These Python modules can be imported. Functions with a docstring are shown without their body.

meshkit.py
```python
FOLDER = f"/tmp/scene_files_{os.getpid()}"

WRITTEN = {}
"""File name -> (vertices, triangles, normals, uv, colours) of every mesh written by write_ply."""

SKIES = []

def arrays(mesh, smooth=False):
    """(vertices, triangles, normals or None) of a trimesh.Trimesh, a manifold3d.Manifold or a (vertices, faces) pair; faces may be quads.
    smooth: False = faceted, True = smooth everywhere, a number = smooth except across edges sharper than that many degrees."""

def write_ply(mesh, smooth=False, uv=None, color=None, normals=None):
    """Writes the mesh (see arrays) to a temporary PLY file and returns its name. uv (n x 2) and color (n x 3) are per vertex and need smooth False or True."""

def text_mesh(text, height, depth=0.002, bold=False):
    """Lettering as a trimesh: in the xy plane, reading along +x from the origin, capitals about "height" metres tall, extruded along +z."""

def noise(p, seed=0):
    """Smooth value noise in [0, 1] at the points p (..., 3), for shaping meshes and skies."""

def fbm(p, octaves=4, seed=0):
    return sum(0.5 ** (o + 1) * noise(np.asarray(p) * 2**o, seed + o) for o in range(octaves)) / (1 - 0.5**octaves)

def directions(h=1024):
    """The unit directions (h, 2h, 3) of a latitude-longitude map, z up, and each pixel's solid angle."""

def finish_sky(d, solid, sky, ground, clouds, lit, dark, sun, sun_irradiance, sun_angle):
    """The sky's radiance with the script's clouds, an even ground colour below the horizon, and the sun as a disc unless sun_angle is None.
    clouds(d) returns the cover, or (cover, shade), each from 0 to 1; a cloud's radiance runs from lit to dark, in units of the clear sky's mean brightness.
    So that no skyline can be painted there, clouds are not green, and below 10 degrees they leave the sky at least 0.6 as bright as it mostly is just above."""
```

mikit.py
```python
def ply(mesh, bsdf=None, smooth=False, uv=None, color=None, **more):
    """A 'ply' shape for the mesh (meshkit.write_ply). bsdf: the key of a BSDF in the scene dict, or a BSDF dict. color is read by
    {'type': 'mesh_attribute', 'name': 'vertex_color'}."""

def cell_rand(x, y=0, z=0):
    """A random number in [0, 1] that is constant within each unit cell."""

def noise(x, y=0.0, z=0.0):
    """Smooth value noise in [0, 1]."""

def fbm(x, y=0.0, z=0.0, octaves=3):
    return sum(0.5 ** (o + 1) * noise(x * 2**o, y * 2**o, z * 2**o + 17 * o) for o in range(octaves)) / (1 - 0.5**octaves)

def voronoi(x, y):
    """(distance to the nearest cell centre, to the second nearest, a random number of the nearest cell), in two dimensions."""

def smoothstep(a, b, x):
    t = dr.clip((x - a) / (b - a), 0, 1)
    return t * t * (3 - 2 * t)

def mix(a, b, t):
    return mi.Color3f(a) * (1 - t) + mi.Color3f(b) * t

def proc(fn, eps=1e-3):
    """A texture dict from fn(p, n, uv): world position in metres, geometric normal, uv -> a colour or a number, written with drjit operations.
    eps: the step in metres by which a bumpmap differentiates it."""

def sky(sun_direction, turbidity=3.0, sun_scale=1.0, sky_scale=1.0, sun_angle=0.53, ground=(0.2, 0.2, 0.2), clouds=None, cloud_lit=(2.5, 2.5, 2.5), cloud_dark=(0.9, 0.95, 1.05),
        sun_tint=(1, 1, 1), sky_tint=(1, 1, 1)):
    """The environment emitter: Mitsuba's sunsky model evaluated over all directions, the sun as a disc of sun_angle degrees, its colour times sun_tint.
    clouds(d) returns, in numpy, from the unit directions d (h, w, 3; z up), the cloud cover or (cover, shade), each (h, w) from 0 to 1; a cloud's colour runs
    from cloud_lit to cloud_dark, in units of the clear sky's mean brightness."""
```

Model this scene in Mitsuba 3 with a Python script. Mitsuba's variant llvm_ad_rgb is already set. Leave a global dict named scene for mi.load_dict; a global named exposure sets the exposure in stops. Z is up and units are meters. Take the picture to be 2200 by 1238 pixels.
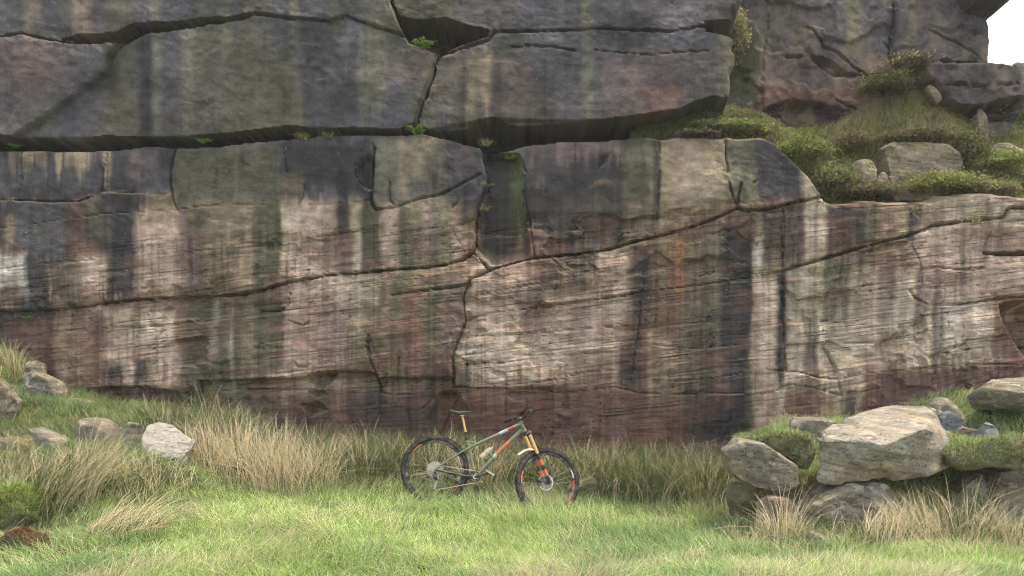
import math, random
import numpy as np, trimesh, manifold3d
import mitsuba as mi, drjit as dr
import mikit, meshkit
from mikit import noise as dn, fbm as dfbm, smoothstep as dss, mix as dmix
from scipy import ndimage
import shapely

# ------------------------------------------------------------------ camera, light, exposure
T = mi.ScalarTransform4f
EYE = 1.55                                   # eye height above the flat meadow
F = 1760.0                                   # focal length in survey units (2200 units wide)
HZ = 791.0                                   # level line in survey units
scene, labels = {}, {}
scene['camera'] = {
    'type': 'perspective', 'fov': 2 * math.degrees(math.atan(1100 / F)), 'fov_axis': 'x',
    'near_clip': 0.1, 'far_clip': 500.0,
    'principal_point_offset_y': -(HZ - 619.0) / 1238.0,
    'to_world': T().look_at(origin=[0, 0, EYE], target=[0, 10, EYE], up=[0, 0, 1])}
exposure = 2.45
scene['sky'] = mikit.sky((0.30, -0.05, 0.95), turbidity=4, sun_scale=0.75, sun_angle=12, sky_scale=0.9,
                         clouds=lambda d: 1.0, cloud_lit=(2.45, 2.55, 2.7), sun_tint=(1.0, 0.95, 0.86))

def at(u, v, Y):                             # survey reading at distance Y -> point in metres
    return np.array([(u - 1100) * Y / F, Y, EYE - (v - HZ) * Y / F])

# ------------------------------------------------------------------ helpers
def key_for(name):
    if name not in scene and name not in labels and not any(k.startswith(name + '__') for k in scene):
        return name
    i = 1
    while True:
        k = f'{name}_{i:03d}'
        if k not in scene and k not in labels and not any(q.startswith(k + '__') for q in scene):
            return k
        i += 1

def obj(name, mesh, mat, parent=None, smooth=False, color=None, **more):
    k = key_for((parent + '__' if parent else '') + name)
    scene[k] = mikit.ply(mesh, mat, smooth=smooth, color=color, **more)
    return k

def tag(k, label=None, cat=None, group=None, kind=None):
    d = labels.setdefault(k, {})
    for n, v in (('label', label), ('category', cat), ('group', group), ('kind', kind)):
        if v: d[n] = v
    return k

def thing(name, label, cat, group=None):
    k = key_for(name)
    return tag(k, label, cat, group)

def ss(a, b, x):
    t = np.clip((np.asarray(x, float) - a) / (b - a), 0, 1)
    return t * t * (3 - 2 * t)

def nz(*a, seed=0):
    a = np.broadcast_arrays(*[np.asarray(q, float) for q in a])
    a = list(a) + [np.zeros_like(a[0])] * (3 - len(a))
    return meshkit.noise(np.stack(a, -1), seed)

def fb(*a, octaves=4, seed=0):
    a = np.broadcast_arrays(*[np.asarray(q, float) for q in a])
    a = list(a) + [np.zeros_like(a[0])] * (3 - len(a))
    return meshkit.fbm(np.stack(a, -1), octaves, seed)

def interp(x, pts):
    p = np.array(pts, float)
    return np.interp(x, p[:, 0], p[:, 1])

def principled(col, rough=0.7, **k):
    c = {'type': 'rgb', 'value': list(col)} if not isinstance(col, dict) else col
    return {'type': 'twosided', 'bsdf': {'type': 'principled', 'base_color': c, 'roughness': rough, 'specular': k.pop('specular', 0.3), **k}}

def bumped(col_tex, bump_tex, rough=0.9, spec=0.2):
    return {'type': 'twosided', 'bsdf': {'type': 'bumpmap', 'arbitrary': bump_tex, 'scale': 1.0,
            'bsdf': {'type': 'principled', 'base_color': col_tex, 'roughness': rough, 'specular': spec}}}

# ------------------------------------------------------------------ the cliff: stone colour
Y0, Y1 = 11.3, 12.5                          # front wall and set-back upper wall
S0, S1 = Y0 / F, Y1 / F
PAL = dict(P=(.46, .36, .30), C=(.54, .46, .365), D=(.048, .046, .052), O=(.104, .100, .072), G=(.100, .096, .112),
           R=(.165, .092, .078), B=(.115, .125, .145), K=(.235, .172, .130), W=(.56, .51, .47), A=(.30, .15, .065),
           L=(.185, .178, .128), V=(.17, .13, .13), M=(.105, .125, .075), Q=(.34, .27, .20))
# weathering on the front wall: stone kind, left, right, top, bottom, strength (survey units on the wall plane)
STAINS = [
    # broad beds
    ('K', -900, 3000, 430, 2000, 1), ('R', -900, 3000, 850, 2000, .75), ('G', -900, 1060, 300, 440, .8),
    # upper wall
    ('V', 0, 110, 90, 190, .5), ('Q', 165, 205, -60, 90, .45), ('Q', 60, 100, -100, 70, .35), ('O', 235, 300, -300, 300, .55), ('D', 298, 326, 90, 330, .7), ('D', 230, 250, 120, 200, .5),
    ('L', 330, 352, -200, 300, .45), ('L', 395, 420, 60, 300, .55), ('O', 420, 560, 60, 300, .5), ('L', 480, 505, -200, 110, .5),
    ('L', 628, 645, -300, 260, .5), ('O', 560, 640, 120, 290, .5), ('D', 655, 770, 60, 300, .4), ('L', 775, 835, 60, 250, .5), ('O', 700, 840, -200, 60, .5),
    ('O', 850, 1010, -200, 90, .3), ('L', 905, 990, 140, 290, .35), ('D', 975, 1000, 180, 262, .6), ('L', 1000, 1022, 110, 265, .75), ('Q', 1022, 1056, 110, 200, .5), ('D', 1050, 1075, 130, 280, .5),
    ('L', 1252, 1272, -200, 240, .65), ('B', 1155, 1210, -50, 200, .3), ('V', 1290, 1450, 120, 260, .5), ('D', 1300, 1420, 40, 110, .35), ('R', 1375, 1470, 185, 250, .5), ('L', 1545, 1580, 70, 220, .5), ('D', 1475, 1560, 90, 210, .35),
    ('G', 0, 60, -100, 60, .5), ('B', 740, 790, -100, 120, .3),
    # band under the long recess
    ('D', 0, 400, 318, 430, .45), ('Q', 15, 235, 318, 336, .95), ('V', 270, 340, 325, 380, .5), ('O', 375, 600, 318, 445, .7), ('L', 490, 560, 320, 360, .35), ('D', 520, 535, 330, 372, .7),
    ('D', 608, 800, 305, 435, .75), ('Q', 605, 655, 380, 430, .35), ('D', 775, 803, 310, 425, .6), ('L', 805, 870, 300, 440, .55), ('Q', 860, 940, 300, 400, .55), ('L', 880, 960, 290, 430, .45), ('R', 985, 1010, 320, 345, .4), ('D', 905, 1030, 345, 390, .65), ('D', 880, 1000, 390, 425, .4),
    ('D', 1036, 1110, 330, 560, .8), ('M', 1098, 1132, 330, 470, .8), ('L', 1120, 1150, 470, 560, .45),
    ('D', 1125, 1345, 315, 545, .72), ('V', 1140, 1350, 300, 330, .9), ('V', 1150, 1165, 370, 420, .6), ('O', 1280, 1300, 405, 480, .5), ('O', 1340, 1415, 290, 500, .75), ('L', 1346, 1412, 306, 360, .6), ('D', 1345, 1385, 295, 330, .6), ('D', 1405, 1422, 300, 480, .6), ('Q', 1350, 1400, 430, 470, .4),
    ('Q', 1416, 1560, 290, 520, .85), ('L', 1480, 1570, 290, 480, .35), ('L', 1560, 1600, 290, 430, .5), ('D', 1600, 1640, 290, 400, .35), ('O', 1580, 1620, 290, 480, .55), ('L', 1606, 1625, 380, 470, .8), ('D', 1626, 1750, 310, 455, .6), ('C', 1720, 1790, 335, 440, .75), ('L', 1742, 1765, 360, 440, .7),
    # middle beds, left
    ('D', -600, 235, 430, 665, .72), ('B', 40, 75, 440, 640, .45), ('B', 75, 140, 430, 560, .4), ('Q', 10, 35, 480, 540, .7), ('W', -60, 62, 552, 648, .8), ('D', -60, 60, 630, 672, .7), ('R', 145, 190, 430, 560, .35), ('O', 195, 222, 425, 520, .5), ('P', 172, 232, 555, 660, .72), ('Q', 100, 175, 575, 620, .4),
    ('D', 234, 292, 410, 668, .85), ('P', 292, 395, 480, 640, .78), ('Q', 310, 380, 420, 490, .7), ('V', 380, 425, 470, 640, .7), ('Q', 430, 545, 440, 620, .62), ('O', 400, 550, 430, 540, .45), ('O', 545, 606, 440, 628, .92), ('O', 440, 500, 540, 640, .4),
    ('P', 603, 722, 440, 604, .95), ('C', 606, 640, 440, 520, .6), ('V', 690, 722, 430, 600, .35), ('D', 720, 748, 440, 520, .75), ('V', 720, 755, 520, 600, .6), ('C', 752, 776, 430, 595, .75), ('O', 772, 820, 450, 595, .92), ('P', 818, 862, 445, 585, .8), ('O', 852, 880, 440, 585, .85),
    ('L', 878, 912, 440, 580, .85), ('P', 908, 922, 440, 575, .6), ('V', 918, 936, 440, 575, .8), ('L', 934, 966, 430, 575, .7), ('P', 965, 1000, 480, 570, .55), ('D', 985, 1030, 380, 480, .4),
    # middle beds, right
    ('P', 1010, 1160, 560, 640, .75), ('D', 1145, 1295, 535, 610, .62), ('P', 1285, 1355, 535, 650, .85), ('L', 1350, 1368, 520, 600, .5), ('D', 1358, 1402, 520, 840, .75), ('R', 1378, 1400, 640, 960, .55),
    ('K', 1400, 1560, 490, 850, .7), ('O', 1400, 1560, 500, 860, .45), ('A', 1440, 1475, 490, 620, .5), ('R', 1420, 1465, 640, 760, .5), ('Q', 1395, 1450, 720, 835, .55), ('L', 1520, 1545, 480, 720, .4), ('D', 1487, 1545, 660, 840, .5),
    ('D', 1548, 1622, 480, 960, .82), ('D', 1480, 1610, 830, 1000, .7),
    ('W', 1622, 1645, 520, 600, .75), ('Q', 1640, 1672, 560, 600, .5), ('D', 1640, 1725, 440, 580, .6), ('C', 1728, 1778, 440, 565, .9), ('D', 1778, 1862, 440, 545, .78), ('L', 1855, 1885, 440, 500, .7), ('Q', 1880, 1946, 425, 540, .85), ('L', 1940, 1962, 460, 520, .5), ('D', 1944, 1980, 425, 505, .85), ('C', 1982, 2200, 405, 510, .62), ('L', 1965, 2030, 430, 460, .4),
    ('C', 1622, 2140, 585, 850, .88), ('P', 1628, 1675, 600, 850, .6), ('D', 1672, 1694, 585, 800, .88), ('D', 1692, 1705, 600, 760, .3), ('P', 1960, 2230, 490, 660, .85), ('O', 1770, 1830, 560, 660, .5), ('L', 1700, 1830, 580, 680, .35), ('V', 1885, 1920, 560, 720, .55), ('A', 1862, 1890, 610, 660, .25), ('D', 1910, 1918, 600, 660, .5),
    ('D', 1730, 1760, 690, 740, .5), ('D', 1726, 1760, 765, 850, .6), ('D', 2000, 2032, 640, 800, .55), ('V', 1960, 2020, 590, 690, .5), ('R', 2128, 2200, 640, 860, .7), ('V', 2080, 2160, 760, 860, .6), ('Q', 1620, 1640, 640, 960, .8), ('O', 1600, 1622, 780, 960, .5), ('W', 2010, 2120, 640, 720, .35),
    # long seeps that run on across the joints
    ('D', 236, 290, 640, 840, .35), ('O', 545, 600, 620, 900, .4), ('O', 775, 820, 590, 830, .45), ('D', 720, 748, 590, 700, .3), ('O', 1130, 1165, 560, 840, .35), ('D', 1225, 1255, 540, 840, .32), ('O', 1290, 1315, 620, 840, .3), ('D', 1030, 1050, 600, 760, .3), ('O', 640, 665, 600, 760, .3),
    ('D', 1775, 1800, 590, 840, .22), ('O', 1840, 1870, 590, 820, .25), ('D', 1925, 1945, 520, 800, .22), ('V', 2060, 2085, 560, 790, .25), ('O', 1700, 1720, 590, 830, .25), ('D', 420, 440, 450, 650, .35), ('D', 480, 505, 640, 860, .3), ('A', 1405, 1420, 560, 800, .18), ('R', 1075, 1095, 560, 820, .35),
    # low beds
    ('D', -600, 112, 660, 900, .72), ('R', 0, 120, 690, 840, .4), ('R', 110, 240, 670, 840, .35), ('Q', 120, 180, 690, 820, .4), ('C', 222, 372, 668, 785, 1), ('P', 210, 378, 735, 800, .7), ('D', 205, 262, 785, 845, .85), ('D', 283, 318, 775, 845, .8), ('P', 262, 284, 775, 840, .85), ('P', 320, 385, 770, 835, .55), ('D', 195, 225, 690, 740, .6), ('R', 225, 420, 650, 672, .5),
    ('O', 385, 610, 635, 1000, .72), ('D', 400, 470, 640, 900, .3), ('W', 452, 462, 640, 830, .3), ('W', 486, 495, 680, 800, .35), ('Q', 520, 545, 660, 830, .3), ('D', 555, 612, 625, 690, .45),
    ('P', 610, 740, 605, 830, .6), ('R', 630, 720, 640, 720, .35), ('C', 720, 840, 600, 650, .55), ('L', 760, 880, 600, 640, .35), ('C', 735, 790, 680, 730, .6), ('V', 690, 745, 650, 810, .5), ('O', 745, 870, 660, 860, .42), ('O', 832, 862, 600, 860, .55), ('R', 865, 912, 630, 830, .6), ('O', 905, 955, 600, 860, .72), ('V', 955, 1000, 600, 770, .7), ('P', 575, 700, 800, 860, .5), ('M', 760, 790, 720, 770, .4), ('A', 815, 855, 770, 800, .3),
    ('P', 1000, 1335, 640, 835, .72), ('C', 975, 1050, 755, 835, .85), ('V', 1105, 1165, 600, 700, .5), ('D', 1145, 1165, 600, 830, .4), ('V', 1225, 1270, 660, 760, .5), ('C', 1270, 1340, 640, 700, .4), ('D', 1328, 1368, 745, 835, .7), ('C', 1050, 1320, 720, 815, .55), ('D', 1205, 1225, 720, 735, .6),
    ('D', 925, 1010, 790, 960, .72), ('A', 932, 985, 825, 960, .28), ('R', 985, 1365, 838, 1000, .7), ('V', 1180, 1360, 870, 940, .4), ('D', 740, 935, 850, 960, .55), ('D', 620, 700, 850, 930, .45), ('P', 1622, 1720, 840, 990, .35), ('Q', 1720, 1850, 820, 990, .5), ('R', 1690, 1760, 835, 1000, .7), ('D', 1812, 1840, 850, 930, .5), ('R', 1850, 2180, 790, 960, .8), ('D', 1880, 2130, 800, 930, .3), ('D', 200, 420, 840, 960, .45),
]

def smudge(col, s, xw, zw, rag, S, vary):
    c, u0, u1, v0, v1, k = s
    a = (5 + 9 * dr.abs(dn(xw * 0 + u0 * .37, u1 * .11))) * S
    w = dss((u0 - 1100) * S - a, (u0 - 1100) * S + a, xw) * (1 - dss((u1 - 1100) * S - a, (u1 - 1100) * S + a, xw))
    zt, zb = EYE - (v0 - HZ) * S, EYE - (v1 - HZ) * S
    w = w * (1 - dss(zt - .10, zt + .16, zw - .22 * rag)) * dss(zb - .26, zb + .22, zw + rag)
    return dmix(col, PAL[c], dr.clip(w * k * vary * 1.12, 0, 1))

def bed(x, z):                               # height along the gently dipping beds
    return z - x * (0.02 + 0.10 * dss(.4, 1.6, z) * (1 - dss(3.4, 4.6, z)))

def rock_colour(p, n, uv):
    x, z = p.x, p.z
    big = dn(x * 1.1, z * 1.6)
    col1, col2 = dn(x * 7.0, z * .45), dn(x * 19.0, z * 1.1 + 7)
    grain = .55 * dn(x * 48, z * 58, p.y * 40) + .45 * dn(x * 110, z * 120, p.y * 60)
    mott = dfbm(x * 9, z * 14, 3.0, octaves=3)
    xw = x + .06 * (dn(x * 4, z * 1.2) - .5) + .03 * (dn(x * 17 + 9, z * 7) - .5)
    rag = .55 * (dn(x * 11 + 31, z * .8) - .5) + .30 * (dn(x * 34, z * 2) - .5)
    vary = .84 + .22 * col2 + .18 * mott
    col = dmix(PAL['G'], PAL['O'], dss(.35, .75, dn(x * 3.1, z * .45)) * .5)
    col = dmix(col, PAL['V'], dss(.5, .9, big) * .5)
    for s in STAINS:
        col = smudge(col, s, xw, z, rag, S0, vary)
    w = bed(x, z)
    low = 1 - dss(3.55, 3.75, z - .06 * x)
    lines = dss(.66, .80, dn(x * 2.2, w * 58)) * (.25 + .75 * dn(x * 2.3, w * 7 + 5))
    fine = dss(.58, .78, dn(x * 5.0, w * 105 + 11))
    pits = dss(.72, .84, dn(x * 21, w * 40 + 3)) * dss(.45, .65, dn(x * 2.6 + 7, z * 3.1))
    # iron and soot caught in the bedding and in drip lines
    col = col * (1 - low * (.62 * lines + .36 * fine + .55 * pits) * (.35 + .65 * mott))
    drip = dss(.60, .85, dn(x * 24, z * .6 + 3)) * dss(.42, .62, dn(x * 3, z * 2.3))
    col = col * (1 - (.10 + .22 * low) * drip)
    col = col * (1 - (1 - low) * .16 * dss(.60, .78, dn(x * 2.1, z * 26 + x * 3)) * dss(.4, .65, dn(x * 1.3 + 5, z * 2.0)))
    blot = dfbm(x * 2.3 + 11, z * 3.1, 5.0, octaves=3)
    col = col * (1 + (1 - low) * 1.1 * (blot - .5))
    col = dmix(col, PAL['R'], dr.clip(dss(.52, .80, dn(x * 3.1 + 40, z * 4.7)) * .42 * low, 0, 1))
    col = col * (.62 + .76 * mott) * (.70 + .60 * grain) * (.94 + (.02 + .16 * low) * (dn(x * 27, z * .7) * 2 - .8))
    # pale lichen specks
    sp = dss(.95, .98, dn(x * 46 + 5, z * 46)) * dss(.52, .72, dn(x * 1.7 + 60, z * 1.7))
    col = dmix(col, (.4, .39, .36), sp * .6)
    # green film on surfaces that look up, moss in the joints
    up = dss(.35, .8, n.z)
    col = dmix(col, (.20, .17, .10), up * .5)
    return col

def rock_bump(p, n, uv):
    x, z = p.x, p.z
    w = bed(x, z)
    low = 1 - dss(3.45, 3.75, z - .06 * x)
    return (.012 * dfbm(x * 26, z * 34, p.y * 26, octaves=3) + .006 * dn(x * 90, z * 110, p.y * 60)
            - low * .008 * dss(.62, .8, dn(x * 2.2, w * 58)) - low * .005 * dn(x * 5, w * 105 + 11))

UPPER = [
    ('K', 1590, 1900, -300, 330, .28), ('V', 1560, 2160, -100, 320, .6), ('G', 1580, 2160, -300, 120, .6), ('M', 1545, 1625, 90, 235, .55), ('L', 1600, 1650, 40, 130, .5), ('L', 1818, 1850, -100, 130, .8), ('D', 1905, 1925, -200, 120, .7), ('L', 1950, 1975, -100, 120, .5), ('R', 1630, 1860, 190, 320, .7), ('D', 1640, 1850, 215, 320, .55),
    ('D', 2060, 2160, -60, 110, .4), ('Q', 1700, 1760, 60, 110, .35), ('O', 1640, 1720, -100, 100, .4), ('D', 1720, 1790, 80, 190, .35), ('K', 1860, 1910, 120, 190, .5), ('O', 2040, 2140, 70, 140, .4), ('D', 1890, 2160, 150, 270, .4),
]

def upper_colour(p, n, uv):
    x, z = p.x, p.z
    col1, col2 = dn(x * 5.0, z * .4), dn(x * 16.0, z * 1.0 + 7)
    mott = dfbm(x * 8, z * 10, 3.0, octaves=3)
    xw = x + .08 * (dn(x * 5, z * 2.2) - .5)
    rag = .3 * (dn(x * 11 + 31, z * .8) - .5)
    col = dmix(PAL['G'], PAL['O'], dss(.3, .8, col1) * .6)
    for s in UPPER:
        col = smudge(col, s, xw, z, rag, S1, .7 + .3 * col2 + .3 * mott)
    col = col * (.5 + 1.0 * mott) * (.78 + .44 * dn(x * 46, z * 50, p.y * 46))
    col = dmix(col, PAL['Q'], dss(.62, .8, dfbm(x * 2.6 + 4, z * 2.2, 1.0, octaves=3)) * .35)
    return dmix(col, (.19, .165, .09), dss(.3, .8, n.z) * .6)

def stone_bump(p, n, uv):
    return .020 * dfbm(p.x * 22, p.z * 30, p.y * 22, octaves=3) + .009 * dn(p.x * 80, p.z * 110, p.y * 80)

scene['mat_wall'] = bumped(mikit.proc(rock_colour), mikit.proc(rock_bump, eps=.004), .92, .15)
scene['mat_upper'] = bumped(mikit.proc(upper_colour), mikit.proc(stone_bump, eps=.004), .92, .15)

# ------------------------------------------------------------------ the cliff: shape
def poly_mask(U, V, pts):
    return shapely.contains_xy(shapely.Polygon(pts).buffer(0), U, V)

def seg_dist(U, V, pts):
    p = np.array(pts, float)
    out = np.full(U.shape, 1e9)
    for a, b in zip(p[:-1], p[1:]):
        lo, hi = np.minimum(a, b) - 70, np.maximum(a, b) + 70
        c0, c1 = np.searchsorted(U[0], [lo[0], hi[0]])
        r0, r1 = np.searchsorted(V[:, 0], [lo[1], hi[1]])
        u, v = U[r0:r1, c0:c1], V[r0:r1, c0:c1]
        if u.size == 0: continue
        d = b - a
        t = np.clip(((u - a[0]) * d[0] + (v - a[1]) * d[1]) / max(d @ d, 1e-9), 0, 1)
        q = np.hypot(u - a[0] - t * d[0], v - a[1] - t * d[1])
        out[r0:r1, c0:c1] = np.minimum(out[r0:r1, c0:c1], q)
    return out

def axis(parts):
    return np.unique(np.concatenate([np.arange(a, b, s) for a, b, s in parts]))

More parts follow.
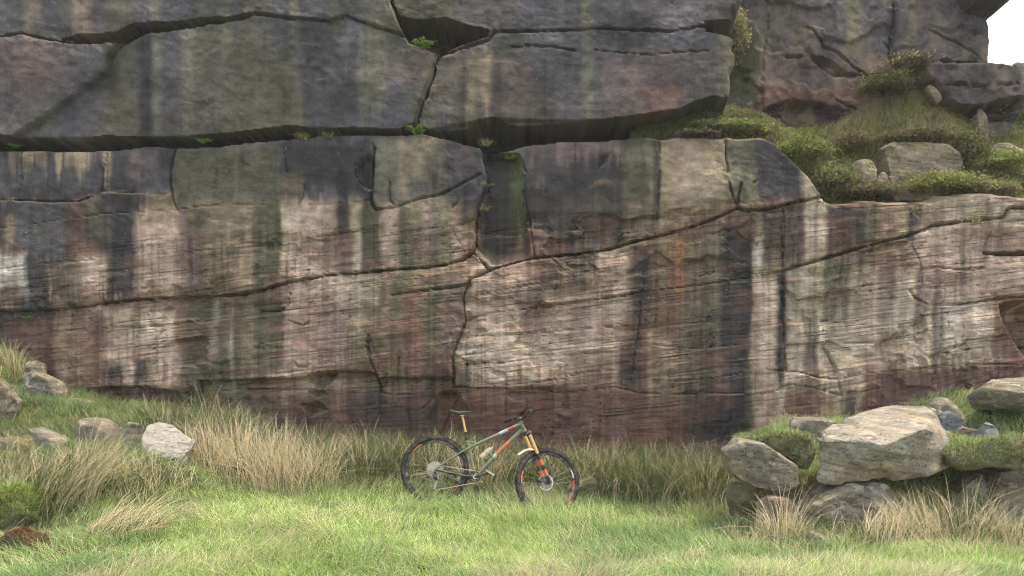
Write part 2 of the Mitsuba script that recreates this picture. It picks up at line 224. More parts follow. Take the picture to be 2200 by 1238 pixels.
# cracks: (points, width, depth); width 0 closes a block without a visible joint
CR = [
    ([(-600, 95), (0, 85), (55, 78), (110, 90), (165, 99), (260, 97), (310, 72), (440, 58), (510, 50), (560, 38)], 5, .14),
    ([(560, 38), (600, 45), (640, 50), (710, 53), (750, 42), (800, 64), (860, 82), (925, 112)], 4, .09),
    ([(310, 72), (258, 108), (243, 130), (235, 165)], 6, .05), ([(235, 165), (30, 300)], 0, 0),
    ([(790, -300), (838, 0), (855, 45), (880, 95), (940, 118)], 6, .14),
    ([(940, 118), (928, 165), (905, 225), (890, 285)], 4, .16),
    ([(940, 118), (985, 102), (1050, 80), (1062, 62), (1150, 62), (1300, 60), (1440, 70), (1530, 56), (1600, 70)], 5, .10),
    ([(1100, 95), (1140, 92), (1190, 98), (1235, 106)], 4, .08), ([(1280, 105), (1340, 112), (1400, 120), (1520, 110)], 3, .05),
    ([(1290, 262), (1380, 250), (1440, 240)], 3, .06),
    ([(-600, 430), (0, 428), (60, 431), (110, 433), (170, 432), (205, 420), (221, 410)], 4, .09), ([(228, 330), (220, 360), (218, 412)], 3, .07),
    ([(48, 370), (40, 408), (30, 425)], 2, .03), ([(221, 412), (378, 418)], 2, .03),
    ([(380, 322), (368, 350), (367, 400), (372, 430), (380, 450)], 3.5, .10), ([(380, 450), (430, 444), (520, 440), (605, 442), (700, 440), (800, 432)], 2, .02),
    ([(468, 340), (466, 380), (458, 405)], 2, .03), ([(655, 395), (650, 425), (640, 440)], 3, .04), ([(612, 330), (618, 370)], 4, .04),
    ([(805, 318), (803, 345), (801, 380), (800, 410), (796, 420), (800, 440), (806, 450)], 5, .12), ([(775, 340), (762, 360), (765, 380), (780, 400)], 4, .05),
    ([(806, 450), (845, 446), (860, 442), (905, 425), (945, 418), (985, 398), (1030, 372)], 5, .06), ([(838, 390), (836, 410), (838, 430), (850, 444)], 4, .05),
    ([(985, 408), (985, 430), (970, 446)], 3, .04),
    ([(1035, 316), (1038, 340), (1046, 375), (1048, 400), (1035, 420), (1027, 455), (1022, 470), (1022, 520), (1016, 542), (995, 556)], 5, .16),
    ([(1022, 468), (995, 478), (980, 482)], 3, .05), ([(975, 500), (990, 525), (1000, 545)], 3, .04), ([(1016, 542), (1035, 560), (1050, 580)], 4, .06),
    ([(-600, 690), (0, 670), (110, 667), (200, 655), (310, 643), (430, 637), (520, 632), (560, 625), (620, 606), (700, 591), (760, 588), (830, 580), (900, 575), (960, 567), (1000, 556)], 4, .13),
    ([(1050, 580), (1090, 568), (1130, 556), (1200, 548), (1300, 536), (1340, 525), (1410, 508), (1470, 492), (1540, 468), (1585, 448)], 4.5, .15),
    ([(1585, 448), (1600, 455), (1650, 452), (1700, 438), (1790, 420)], 4.5, .12), ([(1330, 522), (1340, 500)], 3, .04),
    ([(1560, 285), (1561, 330), (1565, 390), (1574, 425), (1585, 448)], 3.5, .12), ([(1592, 395), (1586, 425), (1585, 448)], 5, .09), ([(1418, 292), (1416, 420), (1410, 508)], 2.5, .05), ([(1628, 388), (1618, 394)], 3, .05),
    ([(1118, 330), (1128, 360), (1127, 420), (1140, 480), (1150, 552)], 4, .06),
    ([(1050, 580), (1010, 600), (995, 640), (1000, 690), (985, 730), (972, 770), (976, 832)], 4, .08), ([(1000, 690), (1050, 672), (1120, 664), (1250, 648), (1390, 627), (1500, 612), (1620, 596), (1686, 582)], 3.5, .06),
    ([(1686, 582), (1740, 565), (1820, 542), (1900, 520), (1950, 508), (2000, 487), (2080, 476), (2150, 470), (2160, 450), (2400, 440)], 5, .14),
    ([(1388, 525), (1384, 600), (1375, 700), (1360, 800), (1355, 840)], 3, .03),
    ([(1686, 582), (1684, 640), (1684, 690), (1688, 740), (1692, 800)], 5, .09), ([(1768, 737), (1780, 760), (1792, 785), (1797, 812), (1805, 850)], 3, .05), ([(1678, 498), (1680, 450)], 3, .04), ([(1686, 582), (1682, 540), (1679, 500)], 3, .05),
    ([(1690, 742), (1800, 738), (1930, 735)], 2.5, .03), ([(1650, 795), (1720, 800), (1760, 812), (1800, 815)], 3, .05), ([(1692, 690), (1760, 688), (1880, 700)], 2, .03), ([(1800, 815), (1850, 803), (1940, 796), (2050, 785), (2150, 783), (2300, 790)], 2.5, .03), ([(1805, 850), (1803, 960)], 2.5, .03),
    ([(1640, 848), (1700, 828), (1740, 832), (1805, 850)], 2.5, .03),
    ([(1955, 530), (1970, 560), (1974, 600), (1976, 615)], 3, .04), ([(1976, 580), (2010, 575), (2060, 582), (2110, 576)], 4, .06), ([(1950, 625), (1960, 640), (1990, 655), (2060, 655), (2130, 645)], 4, .06), ([(2118, 475), (2122, 505), (2110, 535)], 3, .04), ([(2110, 545), (2160, 548), (2300, 540)], 5, .15), ([(2130, 645), (2170, 640), (2300, 638)], 4, .08), ([(2120, 512), (2160, 508), (2300, 512)], 2.5, .04),
    ([(-600, 850), (110, 838), (200, 836), (270, 833), (310, 834), (360, 842), (400, 846), (424, 845)], 4, .09), ([(424, 845), (424, 820), (480, 819), (640, 814), (665, 812), (690, 804), (725, 800), (800, 802), (812, 815), (855, 813), (880, 816), (970, 812), (976, 832)], 3.5, .08), ([(424, 845), (500, 838), (640, 838), (700, 840)], 2, .03),
    ([(792, 722), (788, 745), (795, 775), (806, 800), (815, 830), (815, 845)], 5, .08), ([(856, 768), (856, 815)], 3, .06), ([(815, 845), (840, 850), (880, 848)], 4, .05), ([(832, 800), (828, 825), (815, 840)], 3, .04), ([(815, 845), (810, 900), (812, 1000)], 3, .04),
    ([(976, 832), (1060, 836), (1150, 838), (1200, 846), (1280, 838), (1320, 832), (1380, 846), (1480, 848), (1600, 845)], 2.5, .05), ([(1120, 835), (1165, 836), (1210, 842)], 3, .05), ([(560, 670), (600, 668), (618, 655), (622, 630)], 4, .06), ([(620, 690), (650, 700), (665, 690)], 4, .05), ([(630, 775), (640, 788), (665, 790)], 4, .05), ([(840, 634), (900, 626), (960, 620), (1010, 612)], 4, .06),
    ([(935, 950), (985, 855), (976, 832)], 3, .05), ([(905, 880), (935, 855)], 3, .03),
    ([(215, 705), (300, 702), (370, 698), (420, 690)], 2.5, .03), ([(120, 712), (180, 710)], 2.5, .03), ([(140, 472), (220, 462), (300, 456), (380, 450), (480, 438)], 2, .025), ([(0, 490), (60, 485), (140, 472)], 2, .025), ([(100, 568), (180, 560), (230, 552)], 2.5, .03), ([(340, 548), (450, 536), (480, 535)], 2, .02), ([(605, 515), (680, 508), (760, 496), (780, 492)], 2.5, .03),
    ([(1000, 640), (1100, 620), (1200, 600)], 2, .025), ([(1050, 700), (1130, 676), (1300, 660)], 2, .02), ([(1000, 722), (1120, 718), (1220, 708), (1350, 700)], 2.5, .03), ([(1100, 762), (1200, 764), (1330, 756)], 2.5, .03), ([(1060, 830), (1160, 822), (1260, 800), (1330, 795)], 2.5, .035), ([(1400, 740), (1500, 750), (1600, 740)], 2, .025), ([(1420, 700), (1560, 690)], 2, .02), ([(1450, 820), (1530, 815), (1600, 800)], 2.5, .03),
]
# hollows: (outline, depth, feather)
HOLLOW = [
    ([(-700, 292), (20, 297), (90, 302), (180, 300), (230, 294), (330, 300), (420, 297), (520, 289), (600, 277), (640, 275), (690, 285), (760, 279), (860, 284), (895, 268), (905, 284), (870, 291), (760, 292), (700, 291), (620, 301), (560, 307), (470, 316), (380, 320), (330, 313), (240, 323), (180, 324), (40, 322), (-700, 330)], .9, 5),
    ([(895, 268), (935, 281), (1000, 275), (1030, 255), (1062, 248), (1095, 262), (1130, 266), (1290, 257), (1400, 244), (1460, 238), (1490, 222), (1530, 211), (1600, 215), (1600, 250), (1530, 262), (1460, 276), (1400, 290), (1330, 297), (1200, 299), (1130, 306), (1085, 320), (1050, 321), (1020, 312), (960, 298), (905, 286)], 1.0, 6),
    ([(836, -6), (858, 32), (900, 40), (960, 34), (1000, 50), (1050, 58), (1046, 72), (1000, 88), (960, 104), (938, 116), (905, 108), (880, 95), (862, 70), (848, 30)], .8, 8),
    ([(135, 90), (180, 80), (260, 78), (300, 60), (380, 55), (440, 46), (490, 46), (440, 60), (380, 70), (325, 76), (280, 97), (200, 101)], .34, 6),
    ([(1512, 50), (1580, 44), (1606, 85), (1590, 96), (1560, 78), (1515, 68)], .45, 6),
    ([(2138, 655), (2165, 646), (2400, 630), (2400, 790), (2195, 775), (2170, 735), (2146, 695)], .55, 26),
    ([(2112, 544), (2160, 543), (2400, 536), (2400, 552), (2160, 551), (2122, 549)], .22, 4),
    ([(660, 806), (690, 800), (722, 803), (705, 822), (690, 838), (668, 830)], .22, 8), ([(655, 842), (690, 838), (700, 850), (672, 858)], .14, 6), ([(640, 870), (680, 862), (700, 885), (660, 900)], .12, 8),
    ([(1038, 322), (1116, 324), (1126, 380), (1126, 450), (1142, 552), (1058, 572), (1022, 535), (1026, 470), (1047, 400)], .26, 9),
    ([(775, 345), (802, 330), (800, 412), (782, 408), (766, 372)], .10, 8),
    ([(1850, 545), (1900, 525), (1945, 522), (1930, 535), (1880, 545)], .10, 5), ([(1290, 335), (1320, 318), (1310, 345), (1285, 365)], .06, 8),
    ([(915, 900), (940, 845), (980, 838), (1000, 870), (1008, 960), (930, 990)], .16, 10), ([(785, 730), (800, 728), (806, 760), (790, 765)], .07, 5),
    ([(1945, 428), (1978, 440), (1972, 470), (1955, 462)], .06, 8), ([(1965, 725), (1982, 728), (1980, 738), (1966, 736)], .05, 4), ([(1400, 818), (1425, 814), (1418, 828)], .05, 4),
]
TOPLINE = [(1370, 292), (1450, 289), (1560, 286), (1640, 290), (1665, 300), (1700, 338), (1735, 372), (1770, 425), (1790, 436), (1850, 426), (1960, 432), (2000, 425), (2090, 410), (2140, 412), (2200, 424), (2300, 432), (2800, 440)]

def face_field(U, V, cracks, hollows, S, seed, extra=None):
    """Depth behind the wall plane (m) and the block number at each survey node."""
    wob = 6 * (fb(U / 34, V / 34, octaves=3, seed=seed) - .5)
    wobv = 6 * (fb(U / 30, V / 30, octaves=3, seed=seed + 5) - .5)
    Uw, Vw = U + wob, V + wobv
    barrier = np.zeros(U.shape, bool)
    groove = np.zeros(U.shape); near = np.full(U.shape, 1e9)
    along = .55 + .9 * nz(U / 45, V / 45, seed=seed + 2)
    wmod = .45 + 1.15 * fb(U / 24, V / 24, octaves=2, seed=seed + 6)
    for pts, wd, dp in cracks:
        p = np.array(pts, float)
        d = seg_dist(U, V, p) if wd == 0 else np.abs(seg_dist(U, V, p))
        if wd > 0:
            dj = np.maximum(d + 1.6 * (nz(U / 9, V / 9, seed=seed + 3) - .5) * min(wd, 4) / 3, 0)
            groove = np.maximum(groove, dp * along * np.exp(-(dj / (wd * .40 * wmod)) ** 4))
            near = np.minimum(near, d + 60 * max(0, .1 - dp) / .1)
        barrier |= d < 2.4
    hol = np.zeros(U.shape)
    for pts, dp, fe in hollows:
        m = poly_mask(Uw * .5 + U * .5, Vw * .5 + V * .5, pts)
        dist = ndimage.distance_transform_edt(m) * 2.6
        hol = np.maximum(hol, dp * ss(0, fe, dist) * (.8 + .4 * nz(U / 40, V / 40, seed=seed + 8)))
        if dp > .3: barrier |= m
    lab, n = ndimage.label(~barrier)
    size = ndimage.sum(np.ones_like(lab), lab, np.arange(n + 1))
    for i in range(1, n + 1):
        if size[i] < 160: lab[lab == i] = 0
    idx = ndimage.distance_transform_edt(lab == 0, return_distances=False, return_indices=True)
    lab = lab[tuple(idx)]
    rng = np.random.default_rng(seed)
    off = np.zeros(U.shape)
    for i in np.unique(lab):
        m = lab == i
        a, b, c = rng.uniform(-.05, .05), rng.uniform(-.06, .06), rng.uniform(-.05, .05)
        off[m] = a + (b * (U[m] - U[m].mean()) + c * (V[m] - V[m].mean())) * S * .5
    off = ndimage.gaussian_filter(off, 1.1)
    x, z = (U - 1100) * S, EYE - (V - HZ) * S
    w = z - x * (0.02 + 0.10 * ss(.4, 1.6, z) * (1 - ss(3.4, 4.6, z)))
    low = 1 - ss(3.5, 3.75, z - .06 * x)
    f = off + groove + hol + .006 * np.exp(-near / 5) + .07 * np.exp(-near / 22) * (fb(x * 13, z * 13, octaves=3, seed=seed + 30) - .5)
    f += .26 * (fb(x * .45, z * .5, octaves=3, seed=seed + 11) - .5) + (.06 + .04 * low) * (fb(x * 1.7, z * 2.2, octaves=4, seed=seed + 12) - .5)
    f += (.008 + .022 * low) * (fb(x * .9, w * 9, octaves=3, seed=seed + 13) - .5) + low * .010 * (nz(x * 1.6, w * 40, seed=seed + 14) - .5)
    # broken, scalloped faces where flakes have come away
    fl = fb(x * 2.1 + .6 * nz(x * 5, z * 5, seed=seed + 21), z * 3.4, octaves=3, seed=seed + 15)
    zone = ss(.45, .62, fb(x * .7 + 9, z * .9, octaves=2, seed=seed + 16))
    f += (.15 + .85 * low) * (.045 * zone * ss(.50, .525, fl) + .03 * zone * ss(.58, .60, fl))
    f += .018 * (fb(x * 11, z * 15, octaves=3, seed=seed + 17) - .5)
    return f, lab

def to_blocks(U, V, f, lab, keep, Y, S, mat, parent, name, labeltext=None):
    x, z, y = (U - 1100) * S, EYE - (V - HZ) * S, Y + f
    P = np.stack([x, y, z], -1).reshape(-1, 3)
    r, c = U.shape
    i = np.arange(r * c).reshape(r, c)
    q = np.stack([i[:-1, :-1], i[1:, :-1], i[1:, 1:], i[:-1, 1:]], -1).reshape(-1, 4)
    ql = lab.ravel()[q[:, 0]]
    ok = keep.ravel()[q].all(1)
    # one set of normals for the whole wall so that the blocks shade alike along their joints
    for L in np.unique(ql[ok]):
        s = q[ok & (ql == L)]
        used, inv = np.unique(s, return_inverse=True)
        inv = inv.reshape(s.shape)
        obj(name, (P[used], inv), mat, parent, smooth=True)

cliff = thing('cliff', 'tall weathered gritstone cliff of huge cracked blocks streaked dark, olive and pale pink', 'cliff')
labels[cliff] = {'label': labels[cliff]['label'], 'kind': 'structure'}
us = axis([(-520, -20, 6), (-20, 2220, 2.6), (2220, 2700, 6)])
vs = axis([(-300, -20, 5), (-20, 980, 2.6), (980, 1080, 8)])
U, V = np.meshgrid(us, vs)
f, lab = face_field(U, V, CR, HOLLOW, S0, 3)
x_ = (U - 1100) * S0
# the upper tier overhangs the recess, thins back to the top; its right-hand corner turns back into the gully
lip = interp(U, [(-700, 295), (420, 297), (640, 278), (880, 285), (1060, 250), (1290, 258), (1460, 238), (1560, 212), (1700, 200)])
upper = 1 - ss(lip - 2, lip + 4, V)
f -= .07 * upper
f += upper * .45 * ss(-60, -300, V) ** 2 * 3
f += upper * 1.6 * ss(1560, 1610, U + .10 * (V - 100) + 34 * (fb(V / 40, U / 90, octaves=3, seed=14) - .5)) ** 2
tl = interp(U, TOPLINE)
right = ss(1385, 1420, U)
d_top = V - tl + 6 * (nz(U / 18, V * 0, seed=4) - .5)
f += right * (1 - upper) * .55 * (1 - ss(-14, 12, d_top))
f += .16 * ss(1700, 1990, U) * ss(420, 300, V) * 0
# the foot of the wall is undercut a little
f += .10 * ss(840, 960, V) * ss(200, 500, U)
keep = ~((U > 1400) & (d_top < -16) & (V > lip + 3)) & ~((U > 1625) & (d_top < -16))
f = np.clip(f, -1, 4)
to_blocks(U, V, f, lab, keep, Y0, S0, 'mat_wall', cliff, 'rock_block')
WALL_F = (us, vs, f)

# set-back upper wall on the right
CRU = [
    ([(1922, -300), (1921, 0), (1918, 60), (1914, 118)], 4, .14), ([(1735, 60), (1770, 100), (1800, 112), (1850, 150), (1905, 190)], 4, .12), ([(1690, 120), (1740, 125), (1780, 150), (1850, 160)], 4, .10),
    ([(1640, -300), (1650, 60), (1640, 130), (1635, 240)], 3, .05), ([(1905, 190), (1890, 320)], 4, .1), ([(1914, 118), (1990, 128), (2060, 135), (2150, 140)], 5, .14), ([(2000, 60), (2060, 90), (2110, 130)], 4, .08), ([(2010, 195), (2080, 200), (2160, 195)], 4, .12), ([(2020, 245), (2090, 240), (2160, 225)], 5, .18), ([(1800, 215), (1830, 230), (1860, 250)], 4, .08), ([(2050, -30), (2075, 22), (2138, 36)], 5, .1), ([(1914, 118), (1905, 190)], 0, 0), ([(1640, 240), (1700, 215), (1760, 225), (1830, 240)], 4, .08),
]
HU = [([(1640, 235), (1700, 212), (1770, 218), (1835, 245), (1860, 330), (1620, 330)], .22, 14), ([(1930, 150), (1960, 150), (1990, 190), (1965, 200)], .25, 8), ([(2020, 240), (2100, 238), (2170, 222), (2170, 262), (2030, 262)], .4, 8), ([(1740, 120), (1790, 130), (1840, 165), (1790, 160)], .14, 6)]
us1 = axis([(1480, 2330, 3.4)]); vs1 = axis([(-320, 380, 3.4)])
U1, V1 = np.meshgrid(us1, vs1)
f1, lab1 = face_field(U1, V1, CRU, HU, S1, 23)
f1 += .16 * (fb((U1 - 1100) * S1 * 2.4, (V1 - HZ) * S1 * 2.0, octaves=4, seed=61) - .5) + .05 * ss(.5, .53, fb((U1 - 1100) * S1 * 1.9 + V1 * .004, (V1 - HZ) * S1 * 2.4 - U1 * .003, octaves=3, seed=62))
f1 += .35 * ss(1700, 2000, U1) * ss(60, -300, V1) + .25 * ss(1640, 1560, U1)
roof = poly_mask(U1 + 8 * (nz(U1 / 30, V1 / 30, seed=9) - .5), V1 + 6 * (nz(U1 / 25, V1 / 25, seed=19) - .5), [(1990, -400), (2420, -400), (2330, -140), (2196, -14), (2140, 36), (2105, 30), (2075, 20), (2050, -4), (2010, -60)])
f1 -= .7 * ss(0, 10, ndimage.distance_transform_edt(roof) * 3.4)
low1 = poly_mask(U1, V1, [(1915, 150), (1960, 138), (2060, 140), (2150, 140), (2215, 165), (2215, 262), (2030, 262), (1990, 200)])
f1 -= .35 * ss(0, 16, ndimage.distance_transform_edt(low1) * 3.4)
edge = poly_mask(U1 + 7 * (fb(U1 / 22, V1 / 22, octaves=3, seed=7) - .5), V1, [(1300, -500), (2440, -500), (2340, -140), (2200, -14), (2142, 34), (2147, 80), (2144, 132), (2175, 150), (2190, 170), (2192, 270), (2150, 500), (1300, 500)])
de = ndimage.distance_transform_edt(edge) * 3.4
f1 += 1.3 * (1 - ss(0, 26, de)) ** 2
to_blocks(U1, V1, np.clip(f1, -1.2, 4), lab1, edge, Y1, S1, 'mat_upper', cliff, 'rock_block')

# ------------------------------------------------------------------ the ground
def bank_left(x):
    return interp(x, [(-30, 2.2), (-9, 1.5), (-7.06, 1.05), (-6.68, .82), (-6.36, .48), (-5.78, .28), (-4.8, .12), (-4.17, .02), (-3.2, .0), (-2.4, 0)])

def ground_z(x, y):
    x, y = np.asarray(x, float), np.asarray(y, float)
    z = -.085 * np.clip(x + .25, -1.6, 1.3) * ss(4.5, 8, y) + .28 * ss(8.9, 10.4, y)
    z = z + .42 * ss(-2.7, -4.0, x) * ss(7.2, 8.7, y) * (1 - ss(12, 30, y))
    calm = 1 - .85 * np.exp(-(x ** 2 + (y - 8.93) ** 2))
    z = z + calm * .16 * (fb(x * .55, y * .55, octaves=3, seed=41) - .5) + calm * .07 * (fb(x * 2.2, y * 2.2, octaves=3, seed=42) - .5)
    z = z + bank_left(x) * ss(7.5, 11.3, y) ** 1.35 * (1 - ss(12, 30, y))
    front = 8.42 + .36 * ss(3.9, 4.5, x) + .22 * (nz(x * 1.3, 0, seed=43) - .5)
    rb = ss(2.25, 3.1, x - (y - 8.6) * .25) * ss(front, front + .22, y)
    z = z + rb * (.52 + (.06 + .16 * ss(4.8, 6.4, x)) * np.clip(y - 8.6, 0, 3) + .10 * (fb(x * 1.8, y * 1.8, octaves=3, seed=44) - .5)) * (1 - ss(12, 30, y))
    return z

def soil_colour(p, n, uv):
    c = dmix((.050, .044, .026), (.085, .105, .030), dss(.35, .7, dfbm(p.x * 2.5, p.y * 2.5, p.z * 2, octaves=3)))
    return c * (.7 + .6 * dn(p.x * 40, p.y * 40, p.z * 40))
scene['mat_soil'] = bumped(mikit.proc(soil_colour), mikit.proc(lambda p, n, uv: .02 * dfbm(p.x * 20, p.y * 20, p.z * 20)), .95, .1)
gx = axis([(-300, -40, 26), (-40, -9, 1.0), (-9, 9, .05), (9, 40, 1.0), (40, 301, 26)])
gy = axis([(-300, -20, 28), (-20, 4.5, .5), (4.5, 12.0, .05), (12.0, 40, 1.0), (40, 301, 26)])
GX, GY = np.meshgrid(gx, gy)
GZ = ground_z(GX, GY)
i_ = np.arange(GX.size).reshape(GX.shape)
quads = np.stack([i_[:-1, :-1], i_[:-1, 1:], i_[1:, 1:], i_[1:, :-1]], -1).reshape(-1, 4)
gk = obj('ground', (np.stack([GX, GY, GZ], -1).reshape(-1, 3), quads), 'mat_soil', smooth=True)
tag(gk, 'uneven meadow ground rising in banks towards the foot of the cliff', kind='structure')

# the grassy ledge above the right half of the front wall, and the hillside beyond its corner
def ledge_z(x, y):
    u0, u1, u2 = x * F / 11.6 + 1100, x * F / 12.0 + 1100, x * F / 12.5 + 1100
    v0 = interp(u0, [(1300, 300), (1400, 294), (1450, 283), (1500, 276), (1560, 272), (1640, 283), (1700, 335), (1735, 368), (1780, 426), (1850, 418), (1960, 424), (2000, 418), (2090, 404), (2200, 416), (2300, 424), (2800, 432)])
    v1 = interp(u1, [(1300, 290), (1450, 262), (1500, 250), (1560, 246), (1640, 262), (1700, 300), (1780, 372), (1850, 380), (1890, 372), (1950, 352), (2060, 352), (2120, 360), (2200, 362), (2300, 366), (2800, 386)])
    v2 = interp(u2, [(1300, 270), (1450, 250), (1560, 244), (1640, 272), (1700, 288), (1790, 285), (1850, 246), (1920, 216), (1960, 208), (2020, 226), (2100, 290), (2150, 292), (2250, 300), (2800, 320)])
    z0, z1, z2 = EYE - (v0 - HZ) * 11.6 / F, EYE - (v1 - HZ) * 12.0 / F, EYE - (v2 - HZ) * 12.5 / F
    a, b = np.clip((y - 11.6) / .4, 0, 1), np.clip((y - 12.0) / .5, 0, 1)
    z = z0 + (z1 - z0) * a + (z2 - z1) * b + np.clip(y - 12.5, 0, 9) * .12
    z = z - .45 * ss(11.80, 11.62, y)
    return z + .12 * (fb(x * 2, y * 2, octaves=3, seed=51) - .5) + .06 * (fb(x * 7, y * 7, octaves=2, seed=52) - .5)
lx, ly = np.meshgrid(np.arange(1.7, 11.5, .05), np.arange(11.62, 13.9, .05))
lz = ledge_z(lx, ly)
i_ = np.arange(lx.size).reshape(lx.shape)
quads = np.stack([i_[:-1, :-1], i_[:-1, 1:], i_[1:, 1:], i_[1:, :-1]], -1).reshape(-1, 4)
k = obj('grassy_ledge', (np.stack([lx, ly, lz], -1).reshape(-1, 3), quads), 'mat_soil', smooth=True)
tag(k, 'sloping earth ledge high on the cliff under heather and grass', kind='structure')

def hill_z(x, y):
    return 5.25 + np.clip(y - 13.3, -1, 8) * .42 + .35 * (fb(x * .7, y * .7, octaves=3, seed=55) - .5)
hx, hy = np.meshgrid(np.arange(7.6, 30, .2), np.arange(13.3, 40, .2))
hz = hill_z(hx, hy)
i_ = np.arange(hx.size).reshape(hx.shape)
quads = np.stack([i_[:-1, :-1], i_[:-1, 1:], i_[1:, 1:], i_[1:, :-1]], -1).reshape(-1, 4)
k = obj('hillside', (np.stack([hx, hy, hz], -1).reshape(-1, 3), quads), 'mat_soil', smooth=True)
tag(k, 'hillside behind the corner of the cliff under the open sky', kind='structure')

# ------------------------------------------------------------------ boulders
def stone_colour(base, alt, lichen=.25, moss=.0, warm=.0, seed=0.0):
    def fn(p, n, uv):
        m = dfbm(p.x * 6 + seed, p.y * 6, p.z * 9, octaves=3)
        band = dn(p.x * 3 + seed, p.y * 3, p.z * 34 + p.x * 6)
        c = dmix(base, alt, dss(.35, .68, m))
        c = c * (.78 + .38 * band) * (.72 + .56 * dn(p.x * 62, p.y * 62, p.z * 62)) * (1 - .45 * dss(.70, .82, dn(p.x * 34 + seed, p.y * 34, p.z * 44)))
        c = dmix(c, (.42, .42, .36), dss(.60, .68, dfbm(p.x * 13 + 3 + seed, p.y * 13, p.z * 13, octaves=3)) * lichen * 1.5)
        c = dmix(c, (.42, .27, .10), dss(.52, .8, dn(p.x * 4 + 8 + seed, p.y * 4, p.z * 4)) * warm)
        c = c * (1 - .3 * dss(.62, .8, dn(p.x * 2.5 + seed, p.y * 2.5, p.z * 30 + p.x * 5)))
        return dmix(c, (.10, .115, .04), dss(.45, .75, dn(p.x * 5 + 2, p.y * 5, p.z * 5 + seed)) * dss(-.1, .7, n.z) * moss)
    return mikit.proc(fn)

bmp = mikit.proc(stone_bump, eps=.004)
ROCKM = {
    'tan': ((.285, .268, .23), (.215, .205, .178), .3, .05, .22), 'grey': ((.21, .20, .17), (.15, .142, .122), .3, .25, .1), 'brown': ((.145, .128, .11), (.20, .18, .155), .25, .25, .12),
    'pale': ((.28, .277, .26), (.235, .23, .217), .3, .0, .0), 'blue': ((.15, .165, .185), (.21, .22, .235), .2, .0, .0), 'mossy': ((.16, .15, .10), (.12, .12, .06), .1, .9, .1), 'ledge': ((.27, .235, .165), (.20, .175, .14), .2, .35, .1)}
for i, (n_, a_) in enumerate(ROCKM.items()):
    scene['mat_' + n_] = bumped(stone_colour(*a_, seed=3.7 * i), bmp, .9, .2)

def rock_mesh(pts, seed=0, fine=.035, rough=.03, strat=.012, roundness=.012, tilt=.3, cuts=12):
    pts = np.array(pts, float)
    m = manifold3d.Manifold.hull_points(pts.tolist())
    rc = np.random.default_rng(seed)
    for q in range(cuts):                      # flat breaks knocked off the corners
        d = rc.normal(0, 1, 3); d /= np.linalg.norm(d)
        h = pts @ d
        m = m.trim_by_plane((-d).tolist(), float(-(h.max() - np.ptp(h) * rc.uniform(.04, .2))))
    size = np.ptp(pts, axis=0).max()
    m = m.refine_to_length(max(fine, size / 46))
    g = m.to_mesh()
    t = trimesh.Trimesh(np.array(g.vert_properties[:, :3]), np.array(g.tri_verts), process=False)
    t.merge_vertices()
    trimesh.smoothing.filter_laplacian(t, lamb=.5, iterations=max(1, int(roundness * size / .03)))
    v, n = np.array(t.vertices), np.array(t.vertex_normals)
    s = 1 / max(size, .25)
    d = rough * size * 2.2 * (fb(v[:, 0] * 2.4 * s, v[:, 1] * 2.4 * s, v[:, 2] * 2.4 * s, octaves=3, seed=seed) - .5)
    # stepped breaks along the bedding and chipped corners
    b = v[:, 2] + tilt * v[:, 0] * .4
    d += strat * (np.floor(b * 9 + 2 * nz(v[:, 0] * 3, v[:, 1] * 3, seed=seed + 2)) % 2 - .5) * nz(v[:, 0] * 2, v[:, 1] * 2, v[:, 2] * 2, seed=seed + 3)
    ch = fb(v[:, 0] * 5 * s, v[:, 1] * 5 * s, v[:, 2] * 5 * s, octaves=2, seed=seed + 4)
    d -= .022 * size * ss(.60, .66, ch)
    d += .012 * (fb(v[:, 0] * 14, v[:, 1] * 14, v[:, 2] * 14, octaves=3, seed=seed + 1) - .5)
    return (v + n * d[:, None], np.array(t.faces))

COLLAR = []                                    # where grass grows up round a bedded stone
def boulder(front, Yf, depth, mat, label, cat='boulder', top=0.0, name='boulder', group=None, bed=True, **kw):
    """A stone from the outline of its near face at distance Yf; the far outline is drawn in and, with top, lifted."""
    fr = np.array([at(u, v, Yf) for u, v in front])
    c = fr.mean(0)
    if Yf < 11 and bed:                                # bedded in the turf
        gz = float(ground_z(c[0], Yf + depth * .4)) - .10
        low_ = fr[fr[:, 2] < c[2]] * [1, 1, 0] + [0, .04, min(gz, fr[:, 2].min())]
        fr = np.vstack([fr, low_])
        COLLAR.append((c[0], Yf, np.ptp(fr[:, 0]), depth))
    mid = c + (fr - c) * 1.06 + [0, depth * .4, 0]
    back = c + (fr - c) * .72 + [0, depth, top]
    k = obj(name, rock_mesh(np.vstack([fr, mid, back]), **kw), 'mat_' + mat, smooth=28)
    return tag(k, label, cat, group)

def facets(pts, mat, label, **kw):
    k = obj('boulder', rock_mesh([at(*q) for q in pts], **kw), 'mat_' + mat, smooth=28)
    return tag(k, label, 'boulder')

facets([(1743, 938, 8.05), (1850, 943, 7.85), (1900, 957, 7.75), (1992, 921, 7.95), (1790, 905, 8.75), (1850, 886, 8.95), (1905, 872, 9.1), (1988, 869, 9.15), (2012, 884, 8.95),
        (2042, 950, 8.45), (2047, 1002, 8.45), (1755, 1036, 8.1), (1803, 1045, 8.05), (1852, 1046, 8.0), (1880, 1026, 7.95), (2000, 1022, 8.15), (1780, 1010, 8.9), (2035, 985, 9.2), (1900, 1000, 9.2)],
       'tan', 'largest boulder, its broad cream top tilted up, resting on a half buried rock at right', seed=61, rough=.016, strat=.018, cuts=0)
boulder([(1566, 975), (1598, 950), (1650, 957), (1684, 985), (1722, 1008), (1737, 1030), (1695, 1060), (1625, 1052), (1582, 1022)], 8.05, .75, 'brown', 'brown boulder with a turf cap, left of the largest boulder', seed=63, rough=.03, top=-.05, bed=False, cuts=6)
